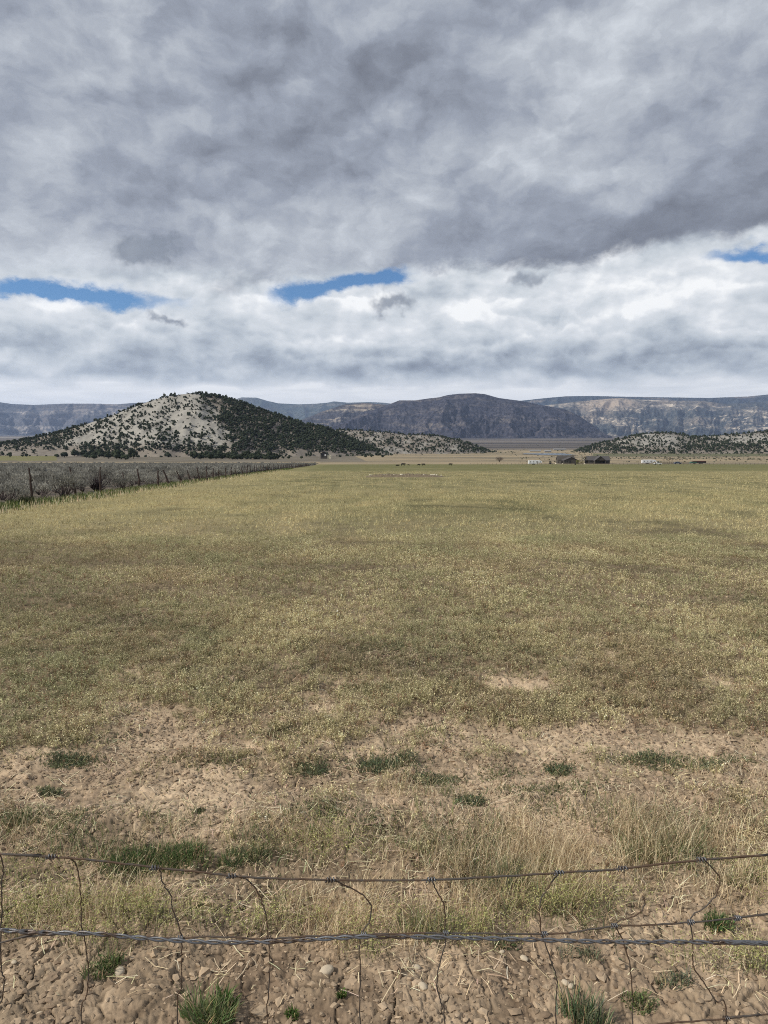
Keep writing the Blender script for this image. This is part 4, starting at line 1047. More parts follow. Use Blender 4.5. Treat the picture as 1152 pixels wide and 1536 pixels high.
# yellow-green weeds in flower
sd2 = seeded(22000, 2.05, 3.2, [(70,1385,60,18,1),(190,1388,70,16,1),(150,1425,70,12,.8),(330,1400,90,12,.7),(430,1395,60,14,.5),(560,1440,24,12,.9),(500,1300,60,10,.4),(495,1280,40,12,.8),(820,1365,70,20,.6),(900,1365,60,20,.4),(690,1410,60,12,.8),
        (740,1400,40,12,.6),(1120,1465,45,30,1),(1040,1455,30,20,.5),(600,1400,40,12,.4),(60,1330,80,10,.3),(1090,1500,30,20,.8),(545,1420,30,14,.7),(15,1405,30,14,.7),(1140,1340,30,20,.5)], .05, .12, .0062, YGREEN, (.13, .15, .06), k=14, lean=.6)
stuff('flowering_weeds', sd2, 'yellow-green weeds in flower at the foot of the wire fence')
# soft green undergrowth within the dry strip
x, y = scatter(120000, 2.1, 3.9, .66); px, row = proj(x, y, base_z(y))
d = blobsum(px, row, DRY) * np.clip(fbm(x * 2.2 + 3, y * 2.2, 3, 191) * 2.0 + .1, 0, 1) * .8 + blobsum(px, row, [(760,1320,60,26,.6),(420,1290,30,14,.5),(150,1300,60,16,.4),(90,1280,50,20,.5),(380,1275,30,12,.4),(990,1290,50,20,.4)])
x, y = keep(rng.random(len(x)) < d, x, y); n = len(x)
stuff('green_undergrowth', [blades(np.stack([x, y, ground_z(x, y)], 1), .03 + .08 * rng.random(n)**2, rng.random(n) * 6.28, .3 + .8 * rng.random(n), .0028, jit(n, (.20, .21, .105), .3, .12), seg=3)], 'grey-green leaves growing low among the dry grass')

# ---- clods and pebbles
attr_mat('clod', .95, nscale=60, nvar=.25, bstr=.5, bdist=.003)
def clods(n, y0, y1, smin, smax, base, seed, cutc=True):
    x, y = scatter(n, y0, y1, .62)
    d = 1 - .85 * cover(x, y) * sst(2.9, 3.6, y); d = d * np.clip(.8 + 1.5 * fbm(x * 2, y * 2, 3, seed), .05, 1.4) * (1 - .55 * sst(2.4, 2.6, y) * (1 - sst(3.1, 3.3, y)))
    x, y = keep(rng.random(len(x)) < d, x, y); n = len(x)
    s_ = smin * (smax / smin)**(rng.random(n)**2.2)
    parts = []
    for v in range(6):
        ii = np.arange(v, n, 6); sc = s_[ii][:, None] * (1 + .3 * rng.normal(size=(len(ii), 3)).clip(-1.5, 1.5)); sc[:, 2] *= .75
        k = rng.random((len(ii), 1)); t = np.clip((np.array(SOIL_D) * (1 - k * .75) + np.array(SOIL_L) * k * .75) * (1 + .1 * rng.normal(size=(len(ii), 1))), .02, .8)
        parts.append(instance(*lump(base, .27, seed + v, .7), np.stack([x[ii], y[ii], ground_z(x[ii], y[ii]) + sc[:, 2] * -.05], 1), sc, rng.random(len(ii)) * 6.28, t))
    return parts
stuff('soil_clods', clods(60000, 1.8, 4.6, .0028, .013, ICO0, 201) + clods(1700, 1.8, 4.6, .007, .024, ICO1, 211) + clods(30000, 4.0, 9, .004, .020, ICO0, 221), 'crumbled clods of dry brown earth', 'clod')
# pale stones one can point at
PEB = [(634, 1491, 7.5, 'rounded cream pebble, the palest and largest near the bottom edge'), (624, 1461, 6.5, 'grey-tan pebble just above the largest cream pebble'), (185, 1158, 6, None), (848, 1486, 6, 'left one of two small pale pebbles side by side near the bottom'),
       (856, 1490, 5, 'right one of two small pale pebbles side by side near the bottom'), (786, 1445, 6, 'small white pebble above the two paired pebbles'), (753, 1433, 4, 'tiny cream pebble just below the twisted wire in the middle right'),
       (180, 1466, 9, 'pale broken clod-shaped stone left of the green clump at the lower left'), (60, 1524, 8, 'pale stone at the lower left beside the first wires'), (490, 1462, 11, 'flat pale stone below the middle of the twisted wire'), (22, 1460, 4, 'tiny pale pebble at the left beneath the twisted wire')]
flat_mat('pebble', (.50, .42, .31), .8, .15, 40)
for k, (a, b, r_, lab) in enumerate(PEB):
    if lab is None: continue
    X, Y = at(a, b); V, F = lump(ICO2, .035, 500 + k, .55); s_ = r_ / F_PX * Y * 1.05
    V = V * (1.15, .85, 1) * s_
    link('pebble', mesh_np('pebble', V, F, MATS['pebble'], None, True), loc=(X, Y, float(ground_z(np.array([X]), np.array([Y]))[0]) + s_ * .25), label=lab, cat='pebble', rz=rng.random() * 3)

# ---- tufts that stand apart
def tuft(px, row, rad, h, n, col, label, w=.0030, lean=.7, name='grass_tuft', cat='grass tuft', rxy=1.0, leafy=0):
    X, Y = at(px, row); r_ = rad / F_PX * Y
    lob = rng.normal(0, .42, (4, 2)); kk = rng.integers(0, 4, n); a = rng.random(n) * 6.28; q = rng.random(n)**.7 * r_ * .62
    lx, ly = np.cos(a) * q * rxy + lob[kk, 0] * r_, np.sin(a) * q * .8 + lob[kk, 1] * r_ * .7
    gz = ground_z(X + lx, Y + ly); z0 = float(base_z(Y))
    cc = jit(n, col, .25, .10); dead = rng.random(n) < .16; cc[dead] = jit(int(dead.sum()), STRAW2, .2)
    V, F, T = blades(np.stack([lx, ly, gz - z0], 1), h * (.3 + .8 * rng.random(n)**1.4) * (.7 + .5 * rng.random(4))[kk], a + rng.normal(0, .8, n), lean * (.2 + rng.random(n)), w, cc, seg=4)
    parts = [(V, F, T)]
    if leafy:
        m = leafy; a = rng.random(m) * 6.28; q = np.sqrt(rng.random(m)) * r_
        lx, ly = np.cos(a) * q * rxy, np.sin(a) * q * .8
        parts.append(tris(np.stack([lx, ly, ground_z(X + lx, Y + ly) - z0 + h * .5 * rng.random(m)], 1), .010, jit(m, col, .25, .1)))
    V, F, T = joinup(parts)
    link(name, mesh_np(name, V, F, MATS['grass'], T), loc=(X, Y, z0), label=label, cat=cat)
tuft(225, 1312, 66, .045, 2600, (.145, .195, .080), 'wide patch of fresh green grass behind the top wire at the left', rxy=1.0)
tuft(290, 1297, 44, .045, 1300, (.145, .195, .080), 'bright green grass at the right end of the wide green patch behind the top wire')
tuft(356, 1300, 40, .040, 1000, (.15, .19, .09), 'smaller green grass patch under the bend of the third upright wire')
tuft(318, 1536, 44, .085, 520, (.18, .235, .10), 'fresh green tuft cut by the bottom edge left of the middle', w=.0042)
tuft(338, 1510, 18, .045, 160, (.075, .135, .035), 'small broad-leaved green plant just behind the fresh tuft at the bottom', w=.008, leafy=120, name='weed_plant', cat='weed')
tuft(878, 1534, 42, .095, 420, (.19, .235, .13), 'blue-green tuft with upright blades at the bottom edge right of the middle', w=.0045, lean=.45)
tuft(165, 1458, 26, .060, 300, (.14, .18, .075), 'dark green clump on bare earth below the left end of the twisted wire', leafy=160, name='weed_plant', cat='weed')
tuft(435, 1527, 12, .022, 90, (.11, .17, .045), 'tiny bright green seedling near the bottom edge', w=.006, name='weed_plant', cat='weed', leafy=40)
tuft(512, 1502, 8, .022, 60, (.11, .17, .045), 'tiny green seedling right of the brighter one near the bottom edge', w=.005, name='weed_plant', cat='weed', leafy=30)
tuft(960, 1508, 30, .040, 240, (.15, .19, .08), 'low green weed beside the eighth upright wire near the bottom', leafy=120, name='weed_plant', cat='weed')
tuft(1078, 1390, 26, .055, 320, (.11, .17, .065), 'dark green leafy clump at the right under the second wire', leafy=180, name='weed_plant', cat='weed')
tuft(1010, 1480, 26, .040, 200, (.18, .20, .125), 'grey-green weed on the bare earth at the lower right', leafy=100, name='weed_plant', cat='weed')
tuft(880, 1440, 30, .035, 220, (.20, .205, .135), 'thin grey weed just below the twisted wire at the right', name='weed_plant', cat='weed')
tuft(760, 1418, 22, .030, 160, (.11, .15, .065), 'small dark green weed touching the twisted wire right of the middle', leafy=80, name='weed_plant', cat='weed')
tuft(468, 1268, 12, .050, 120, (.10, .17, .065), 'small dark green plant between the dry stems left of the middle', leafy=60, name='weed_plant', cat='weed')
tuft(655, 1400, 40, .11, 300, (.22, .24, .12), 'tall thin green grass behind the fifth and sixth upright wires', lean=.4, w=.0022)
tuft(770, 1325, 44, .10, 420, (.22, .24, .14), 'grey-green grass under the top wire right of the middle', lean=.4, w=.0024)
tuft(1130, 1330, 34, .08, 300, (.14, .17, .08), 'dark green grass at the right edge under the top wire', lean=.6, w=.0026)
tuft(30, 1250, 40, .06, 420, (.15, .18, .085), 'low green grass at the left edge above the top wire', w=.0026)

for (a, b, r_, h_, n_, lab) in [(105, 1150, 34, .045, 420, 'dark green weed clump on bare soil in front of the pale weeds at the left'), (467, 1166, 26, .035, 300, 'low grey-green weed clump left of the middle of the bare soil'),
    (572, 1158, 34, .06, 420, 'largest dark weed clump in the middle of the bare soil, with dead stems in it'), (612, 1150, 16, .07, 120, 'bluish dark weed at the right side of the largest clump'), (650, 1179, 36, .028, 380, 'flat dark green mat right of and below the largest clump'),
    (840, 1162, 20, .035, 260, 'round green weed clump on the bare soil right of the middle'), (706, 1224, 24, .03, 260, 'small green clump halfway between the flat mat and the top wire'), (1062, 1158, 16, .035, 180, 'small round green weed near the right edge of the bare soil'),
    (985, 1150, 40, .03, 320, 'low spreading green weed left of the small round one near the right edge'), (75, 1197, 20, .025, 200, 'low grey-green weed at the left of the cracked soil'), (300, 1238, 9, .02, 70, 'tiny dark plant on the cracked soil above the green grass patch')]:
    tuft(a, b, r_, h_, n_, (.135, .165, .095), lab, leafy=int(n_ * 1.6), name='weed_clump', cat='weed', w=.004)

# ------------------------------------------------------------------ the wire fence the photograph was taken over
wf = link('wire_fence', None, loc=(0, 1.1, base_z(1.1)), label='sagging woven wire fence with a twisted strand across the foreground', cat='fence')
WO = np.array(wf.location)
def spline(pts, m=7):
    P = np.asarray(pts, float); n = len(P); out = []
    for i in range(n - 1):
        p0, p1, p2, p3 = P[max(i - 1, 0)], P[i], P[i + 1], P[min(i + 2, n - 1)]
        for t in np.arange(m) / m: out.append(.5 * (2 * p1 + (p2 - p0) * t + (2 * p0 - 5 * p1 + 4 * p2 - p3) * t * t + (3 * p1 - p0 - 3 * p2 + p3) * t**3))
    return np.array(out + [P[-1]])
D_W, D_B = 1.12, .93
def wpts(L, D, ext=True):
    P = [np.array(crest(a, b, D)) for a, b in L]
    if ext:
        P = [P[0] + (P[0] - P[1]) / np.linalg.norm(P[0] - P[1]) * 1.6] + P + [P[-1] + (P[-1] - P[-2]) / np.linalg.norm(P[-1] - P[-2]) * 1.6]
    return np.array(P)
TOPW = [(-60,1278),(0,1280.5),(77,1285),(150,1291.5),(232,1301.5),(290,1307),(347,1314),(420,1318),(495,1320),(576,1320.5),(646,1320),(740,1315.5),(838,1309),(933,1303),(1051,1289.5),(1151,1282),(1220,1276)]
MIDW = [(-60,1432),(0,1415),(50,1404),(135,1400),(200,1404),(270,1407),(310,1405),(350,1406),(402,1408),(470,1404),(545,1402),(610,1400),(668,1400),(740,1400),(816,1401),(856,1399),(921,1389),(966,1388),(1036,1383.5),(1106,1377),(1152,1371),(1220,1364)]
LOWW = [(-60,1600),(120,1596),(270,1600),(400,1606),(540,1606),(668,1600),(836,1574),(950,1545),(1001,1535),(1091,1528),(1141,1522),(1220,1515)]
TWIST = [(-60,1391),(0,1395),(50,1399),(135,1400),(200,1406),(270,1411),(340,1413.5),(410,1412.5),(470,1409),(545,1405),(576,1405),(651,1405.5),(726,1407.5),(816,1410),(876,1412),(951,1413),(1036,1413),(1152,1415),(1220,1417)]
for L in (TOPW, MIDW, LOWW):
    b = MB(); P = spline(wpts(L, D_W)); P += np.random.default_rng(len(L)).normal(0, .0004, P.shape)
    b.tube(P - WO, .0014 if L is not TOPW else .0017, 8); link('line_wire', b.mesh('line_wire', MATS['rusty_wire'], True), parent=wf)
P = spline(wpts(TWIST, D_B), 26); seglen = np.r_[0, np.cumsum(np.linalg.norm(np.diff(P, axis=0), axis=1))]
u = np.arange(0, seglen[-1], .004); C_ = np.stack([np.interp(u, seglen, P[:, k]) for k in range(3)], 1)
tw = MB()
for ph in (0, math.pi):
    a = u / .052 * 2 * math.pi + ph
    tw.tube(C_ + np.stack([np.zeros(len(u)), np.cos(a) * .0019, np.sin(a) * .0019], 1) - WO, .0015, 7)
twisted = link('twisted_wire', tw.mesh('twisted_wire', MATS['steel_wire'], True), parent=wf)
STAYS = [[(-2,1282),(3,1305),(0,1330),(1,1370),(-1,1415),(0,1455),(5,1475),(0,1505),(-6,1540)],
 [(100,1286),(109,1294),(116,1310),(120,1350),(121,1395),(125,1412),(131,1455),(129,1495),(121,1540)],
 [(236,1302),(239,1310),(245,1330),(256,1347),(257,1365),(270,1400),(272,1440),(271,1480),(265,1532)],
 [(347,1314),(370,1322),(387,1342),(397,1370),(402,1405),(404,1450),(402,1500),(400,1540)],
 [(495,1320),(515,1329),(540,1342),(556,1360),(554,1385),(545,1397),(540,1412),(540,1460),(540,1540)],
 [(647,1320),(656,1340),(666,1360),(668,1390),(668,1420),(658,1455),(656,1485),(663,1510),(668,1540)],
 [(841,1309),(826,1330),(811,1357),(812,1395),(821,1425),(833,1460),(836,1480),(834,1520),(836,1560)],
 [(966,1347),(968,1360),(956,1375),(926,1387),(936,1415),(946,1450),(949,1490),(950,1542)],
 [(1055,1289),(1070,1304),(1081,1320),(1076,1345),(1056,1365),(1038,1380),(1041,1415),(1041,1450),(1056,1475),(1076,1505),(1091,1528)]]
for L in STAYS:
    P = wpts(L, D_W, False); e = P[-1].copy(); e[2] = base_z(1.1) + .02; P = np.vstack([P, (P[-1] + e) / 2 + (.01, 0, 0), e]); P = spline(P)
    P[:, 1] += .004; b = MB(); P[:, :2] += rng.normal(0, .0006, (len(P), 2)); b.tube(P - WO, .00115, 7); link('stay_wire', b.mesh('stay_wire', MATS['rusty_wire'], True), parent=wf)
def knot(px, row, D, r_=.0037, wdt=.015):
    p = np.array(crest(px, row, D)); uu = np.linspace(-.5, .5, 34); b = MB()
    b.tube(p + np.stack([uu * wdt, np.cos(uu * 19) * r_, np.sin(uu * 19) * r_], 1) - WO, .0011, 6); link('knot', b.mesh('knot', MATS['steel_wire'], True), parent=wf)
for (a, b_) in [(77,1285),(232,1301.5),(347,1314),(495,1320),(646,1320),(838,1309.5),(933,1303),(1051,1289.5)]: knot(a, b_, D_W)
for (a, b_) in [(270,1407),(402,1408),(545,1402),(668,1400),(816,1401),(921,1389),(1036,1383.5),(121,1400),(1106,1377.5),(1089,1528)]: knot(a, b_, D_W, wdt=.010)
#@@FARM
# ------------------------------------------------------------------ the farm at the far end of the field
flat_mat('house_wall', (.075, .068, .060), .85, .15, 1); flat_mat('house_roof', (.085, .080, .080), .9, .2, 2); flat_mat('dark_opening', (.015, .015, .017), .5, .1, 2, spec=.5)
flat_mat('trim', (.30, .28, .25), .8, .1, 2); flat_mat('white_paint', (.78, .79, .80), .45, .05, 2, spec=.5); flat_mat('dark_glass', (.02, .022, .028), .15, .05, 2, spec=.6)
flat_mat('rubber', (.025, .025, .027), .8, .1, 4); flat_mat('grey_metal', (.30, .31, .32), .5, .1, 3, spec=.5); flat_mat('wood_rail', (.10, .08, .065), .9, .3, 4)
flat_mat('green_tarp', (.045, .11, .085), .6, .15, 2); flat_mat('red_tarp', (.30, .09, .06), .7, .1, 2); flat_mat('black_cattle', (.018, .016, .016), .8, .2, 4); flat_mat('blue_paint', (.12, .16, .24), .5, .1, 2); flat_mat('pale_block', (.62, .57, .44), .9, .25, 5, bstr=.6)
def thing(name, px, row, label, cat, group=None, yaw=0, Y=None):
    X, Yq = at(px, row)
    if Y: X = X / Yq * Y; Yq = Y
    return link(name, None, loc=(X, Yq, base_z(Yq)), label=label, cat=cat, group=group, rz=yaw)
def part(name, mb, mat, par, smooth=False): return link(name, mb.mesh(name, MATS[mat], smooth), parent=par)
def gable_roof(mb, x0, x1, y0, y1, ze, zr, axis, ov=.4, th=.18):
    """two slabs; axis = the way the ridge runs"""
    if axis == 'x':
        ym = (y0 + y1) / 2
        for ya in (y0 - ov, y1 + ov):
            zz = ze - (zr - ze) * ov / (ym - y0)
            mb.prism([(ya, zz), (ym, zr), (ym, zr + th), (ya, zz + th)], 'x', x0 - ov, x1 + ov)
    else:
        xm = (x0 + x1) / 2
        for xa in (x0 - ov, x1 + ov):
            zz = ze - (zr - ze) * ov / (xm - x0)
            mb.prism([(xa, zz), (xm, zr), (xm, zr + th), (xa, zz + th)], 'y', y0 - ov, y1 + ov)
def window(par, x, z, w, h, y):
    b = MB(); b.box(x - w / 2 - .08, x + w / 2 + .08, y - .06, y - .01, z - .08, z); b.box(x - w / 2 - .08, x + w / 2 + .08, y - .06, y - .01, z + h, z + h + .08)
    for q in (-1, 1): b.box(x + q * w / 2 + (-.08 if q < 0 else 0), x + q * w / 2 + (0 if q < 0 else .08), y - .06, y - .01, z, z + h)
    f = part('window', b, 'trim', par); b = MB(); b.box(x - w / 2, x + w / 2, y - .035, y - .02, z, z + h); part('pane', b, 'dark_glass', f)
# the larger house
H = thing('farmhouse', 897, 695.5, 'larger dark grey farmhouse with a central gable and a porch on its left', 'house')
b = MB(); b.box(-7.6, 9.0, 0, 9, -.4, 2.7); b.prism([(0, 2.7), (9, 2.7), (4.5, 5.4)], 'x', -7.6, 9.0); part('wall', b, 'house_wall', H)
b = MB(); gable_roof(b, -7.6, 9.0, 0, 9, 2.7, 5.4, 'x'); rf = part('roof', b, 'house_roof', H)
b = MB(); b.box(.3, 1.3, 4.0, 5.0, 5.2, 6.5); part('chimney', b, 'house_wall', rf)
b = MB(); b.box(-3.4, -3.1, -3.4, -.02, -.3, 2.6); b.box(4.5, 4.8, -3.4, -.02, -.3, 2.6); b.prism([(-3.4, 2.6), (4.8, 2.6), (.7, 5.6)], 'y', -3.4, -3.2); part('gable', b, 'house_wall', H)
b = MB(); gable_roof(b, -3.4, 4.8, -3.4, 4.3, 2.6, 5.75, 'y'); part('gable_roof', b, 'house_roof', H)
b = MB(); b.prism([(-2.9, -.3), (4.3, -.3), (4.3, 2.4), (.7, 4.7), (-2.9, 2.4)], 'y', -.18, -.05); part('entrance', b, 'dark_opening', H)
b = MB(); b.box(5.4, 8.5, -.12, -.04, 0, 2.1); part('garage_door', b, 'dark_opening', H)
window(H, -5.4, .9, 1.6, 1.1, 0)
b = MB(); b.prism([(0, 2.55), (9, 2.55), (9, 2.7), (0, 2.7)], 'x', -11, -7.75); part('porch_roof', b, 'house_roof', H)
for q in (.2, 4.5, 8.8):
    b = MB(); b.box(-10.8, -10.6, q - .1, q + .1, -.4, 2.55); part('porch_post', b, 'wood_rail', H)
# the smaller one
H = thing('outbuilding', 856, 695.5, 'smaller dark grey gabled building left of the farmhouse with a tree at its corner', 'house')
b = MB(); b.box(-5.0, 6.0, 0, 8, -.4, 2.5); b.prism([(-5.0, 2.5), (6.0, 2.5), (.5, 4.9)], 'y', 0, 8); part('wall', b, 'house_wall', H)
b = MB(); gable_roof(b, -5.0, 6.0, 0, 8, 2.5, 4.9, 'y', .5); part('roof', b, 'house_roof', H)
b = MB(); b.box(-7.4, 5.2, 8.05, 15, -.4, 2.7); b.prism([(8.05, 2.7), (15, 2.7), (11.5, 5.3)], 'x', -7.4, 5.2); part('wall', b, 'house_wall', H)
b = MB(); gable_roof(b, -7.4, 5.2, 8.6, 15, 2.7, 5.3, 'x', .4); part('roof', b, 'house_roof', H)
b = MB(); b.box(-6.9, -5.1, 3, 7.9, -.4, 2.0); part('lean_to', b, 'house_wall', H)
window(H, -2.6, .8, 1.5, 1.1, 0)
b = MB(); b.box(-.9, .2, -.08, -.02, -.2, 2.0); part('door', b, 'dark_opening', H)
# green tree at its corner
def leafy_tree(px, row, r_, hgt, label, col, nleaf, cat='tree', name='leafy_tree', tw=.12):
    t = thing(name, px, row, label, cat); b = MB(); b.tube([(0, 0, -.2), (.05, .02, hgt * .3), (-.05, 0, hgt * .6)], [tw * 1.4, tw, tw * .6], 6)
    for q in range(5):
        a = q * 1.3; b.tube([(0, 0, hgt * .28), (math.cos(a) * r_ * .35, math.sin(a) * r_ * .35, hgt * .5), (math.cos(a) * r_ * .7, math.sin(a) * r_ * .7, hgt * .75)], [tw * .6, tw * .4, .02], 5)
    part('trunk', b, 'bark', t); c = rng.normal(size=(9, 3)) * (r_ * .42, r_ * .42, hgt * .2) + (0, 0, hgt * .55); k = rng.integers(0, 9, nleaf)
    d = rng.normal(size=(nleaf, 3)); d /= np.linalg.norm(d, axis=1)[:, None]; P_ = c[k] + d * r_ * .42 * rng.random((nleaf, 1))**.4; P_[:, 2] = np.maximum(P_[:, 2], .25)
    V, F, T = tris(P_, .22, jit(nleaf, col, .25)); link('crown', mesh_np('crown', V, F, MATS['grass'], T), parent=t)
leafy_tree(867, 696.0, 2.3, 3.6, 'yellow-green tree in leaf against the smaller dark building', (.17, .175, .055), 1500)
leafy_tree(872.5, 695.9, 1.5, 2.6, 'smaller yellow-green bush right of the leafy tree by the building', (.20, .185, .07), 600, name='leafy_bush', cat='bush')
# bare tree standing in the dry field
def bare_tree(px, row, hgt, spread, label, col, nb=26):
    t = thing('bare_tree', px, row, label, 'tree'); b = MB(); tips = []
    for q in range(7):
        a = q * .9 + rng.random(); e = (math.cos(a) * spread * .35, math.sin(a) * spread * .35, hgt * .5); b.tube([(0, 0, -.2), (e[0] * .3, e[1] * .3, hgt * .22), e], [.16, .12, .07], 5)
        for w_ in range(nb // 3):
            a2 = a + rng.normal() * .7; f_ = .6 + .5 * rng.random(); e2 = (math.cos(a2) * spread * f_, math.sin(a2) * spread * f_, hgt * (.55 + .45 * rng.random() * (1.25 - f_ * .6))); b.tube([e, ((e[0] + e2[0]) / 2, (e[1] + e2[1]) / 2, (e[2] + e2[2]) / 2 + .2), e2], [.05, .035, .012], 4); tips.append(e2)
    part('trunk', b, 'bark', t); n = 2200
    P_ = rng.normal(size=(n, 3)); P_ /= np.linalg.norm(P_, axis=1)[:, None]; P_ *= rng.random((n, 1))**.45; P_ = P_ * (spread * .92, spread * .8, hgt * .42) + (0, 0, hgt * .55); P_[:, 2] = np.maximum(P_[:, 2], .3)
    V, F, T = blades(P_, .5, rng.random(n) * 6.28, 1.0, .075, jit(n, col, .2), seg=1); link('crown', mesh_np('crown', V, F, MATS['grass'], T), parent=t)
bare_tree(749, 693.2, 4.9, 3.9, 'pale leafless spreading tree alone in the dry field left of the camper', (.24, .205, .16))
# white campers
def camper(px, row, L, label, group=None, flip=1, Y=None):
    t = thing('camper_trailer', px, row, label, 'camper', group, Y=Y)
    pr = [(-L / 2, .55), (L * .24, .55), (L * .27, 1.35), (L / 2, 1.35), (L / 2 + .05, 2.3), (L * .40, 2.95), (L * .2, 3.05), (-L / 2, 2.95)]
    b = MB(); b.prism([(p * flip, q) for p, q in pr][::flip], 'y', -1.2, 1.2); part('body', b, 'white_paint', t)
    for wx, ww in ((-L * .36, 1.0), (-L * .12, .9), (L * .10, .8), (L * .38, .9)):
        b = MB(); b.box(wx * flip - ww * .38, wx * flip + ww * .38, -1.24, -1.205, 1.7, 2.25); part('window', b, 'dark_glass', t)
    b = MB(); b.box(L * .17 * flip - .33, L * .17 * flip + .33, -1.235, -1.205, .7, 2.45); part('door', b, 'trim', t)
    b = MB(); b.box(-L / 2 + .2, L * .24, -1.225, -1.203, 1.05, 1.15) if flip > 0 else b.box(-L * .24, L / 2 - .2, -1.225, -1.203, 1.05, 1.15); part('stripe', b, 'grey_metal', t)
    for wx in (-L * .16, -L * .06):
        for yy in (-1.05, .85):
            b = MB(); b.tube([(wx * flip, yy, .38), (wx * flip, yy + .22, .38)], .38, 14); part('wheel', b, 'rubber', t)
    b = MB(); b.box(L * .33 * flip - .06, L * .33 * flip + .06, -.06, .06, 0, 1.35); part('jack', b, 'grey_metal', t)
camper(802.3, 696.9, 9.4, 'white camper trailer parked alone at the edge of the field left of the houses')
camper(973, 696.2, 10.5, 'long white camper parked among the gear right of the farmhouse', Y=545)
def pickup(px, row, label, mat='white_paint', Y=None, sc=1.0):
    t = thing('pickup_truck', px, row, label, 'pickup', Y=Y); t.scale = (sc,) * 3
    b = MB(); b.prism([(-2.7, .5), (2.6, .5), (2.7, 1.0), (1.3, 1.15), (.8, 1.75), (-.6, 1.8), (-.75, 1.15), (-2.7, 1.15)], 'y', -.9, .9); part('body', b, mat, t)
    b = MB(); b.prism([(1.15, 1.2), (.75, 1.68), (-.5, 1.7), (-.6, 1.2)], 'y', -.93, .93); part('window', b, 'dark_glass', t)
    for wx in (-1.7, 1.75):
        for yy in (-.92, .68):
            b = MB(); b.tube([(wx, yy, .38), (wx, yy + .24, .38)], .38, 14); part('wheel', b, 'rubber', t)
pickup(986.5, 696.8, 'small white pickup truck in front of the long white camper', Y=505)
pickup(1016.5, 696.4, 'dull blue pickup truck between the corral and the green trailer', 'blue_paint', Y=535)
# covered trailer
t = thing('flatbed_trailer', 1046, 696.2, 'dark flatbed trailer with a red edge and a green tarp at its left end', 'trailer', Y=540)
b = MB(); b.box(-1.0, 6.0, -1.2, 1.2, .7, 2.0); part('box', b, 'dark_opening', t); b = MB(); b.prism([(-6.2, .55), (-1.03, .55), (-1.03, 2.0), (-4.4, 1.75)], 'y', -1.15, 1.15); part('tarp', b, 'green_tarp', t)
b = MB(); b.box(-4.2, 6.05, -1.25, 1.25, 2.03, 2.2); part('lid', b, 'red_tarp', t)
for wx in (-2.2, 2.2, 3.2):
    for yy in (-1.15, .9):
        b = MB(); b.tube([(wx, yy, .36), (wx, yy + .25, .36)], .36, 12); part('wheel', b, 'rubber', t)
b = MB(); b.box(6.05, 8.2, -.08, .08, .45, .6); part('hitch', b, 'grey_metal', t)
# corral, open pole frame, utility poles
t = thing('corral', 1013, 696.3, 'low dark rail corral between the white camper and the green-tarped trailer', 'corral', Y=542)
for q in range(17):
    b = MB(); b.box(q * 1.45 - 11.7, q * 1.45 - 11.55, -.08, .08, -.2, 1.45 + .15 * rng.random()); part('post', b, 'wood_rail', t)
for z in (.35, .75, 1.15):
    b = MB(); b.box(-11.8, 11.7, .085, .13, z, z + .13); part('rail', b, 'wood_rail', t)
t = thing('pole_shelter', 1004, 695.8, 'open frame of thin poles standing behind the corral', 'shelter', Y=552)
for q in (-2.5, 0, 2.5):
    for yy in (0, 3):
        b = MB(); b.box(q - .06, q + .06, yy - .06, yy + .06, -.2, 3.6); part('pole', b, 'wood_rail', t)
for yy in (-.06, 2.94):
    b = MB(); b.box(-3, 3, yy, yy + .12, 3.603, 3.72); part('beam', b, 'wood_rail', t)
for q in np.linspace(-2.6, 2.6, 6):
    b = MB(); b.box(q - .05, q + .05, -.5, 3.5, 3.723, 3.80); part('rafter', b, 'wood_rail', t)
for (a, r_, h_, lab) in [(1018.5, 695.9, 4.0, 'thin pole standing beside the blue pickup'), (994.5, 695.9, 3.6, 'thin pole beside the open pole frame'), (1040, 688.5, 7, 'lone utility pole in the tan strip above the green-tarped trailer'), (630, 689.5, 7, 'lone utility pole in the dry field below the low ridge'), (813, 689, 6, 'lone utility pole in the dry field above the white camper')]:
    t = thing('utility_pole', a, r_, lab, 'pole'); b = MB(); b.tube([(0, 0, -.3), (0, 0, h_)], [.12, .08], 6); part('pole', b, 'wood_rail', t); b = MB(); b.box(-.6, .6, -.05, .05, h_ - .5, h_ - .38); part('crossarm', b, 'wood_rail', t)
for (a, r_, w_, lab, mt) in [(825.5, 696, 1.4, 'small dark feed bin on the grass between camper and houses', 'rubber'), (834, 696, 1.3, 'pale boulder on the grass left of the smaller building', 'pale_block'), (844, 696, .8, 'small pale stone just left of the smaller building', 'pale_block'), (863, 697.2, .8, 'small dark trough in the grass in front of the smaller building', 'rubber'), (877, 696.2, 1.0, 'pale stone between the leafy bush and the farmhouse', 'pale_block')]:
    X, Y = at(a, r_)
    if mt == 'pale_block': V, F = lump(ICO1, .1, int(a), .6); V = V * w_ * .6; me = mesh_np('boulder', V, F, MATS[mt]); link('boulder', me, loc=(X, Y, base_z(Y) + .15), label=lab, cat='boulder')
    else:
        b = MB(); b.prism([(-w_ * .5, -.1), (w_ * .5, -.1), (w_ * .6, .9 * w_), (-w_ * .6, .9 * w_)], 'y', -.4, .4); link('feed_bin' if 'bin' in lab else 'water_trough', b.mesh('bin', MATS[mt]), loc=(X, Y, base_z(Y)), label=lab, cat='bin' if 'bin' in lab else 'trough')
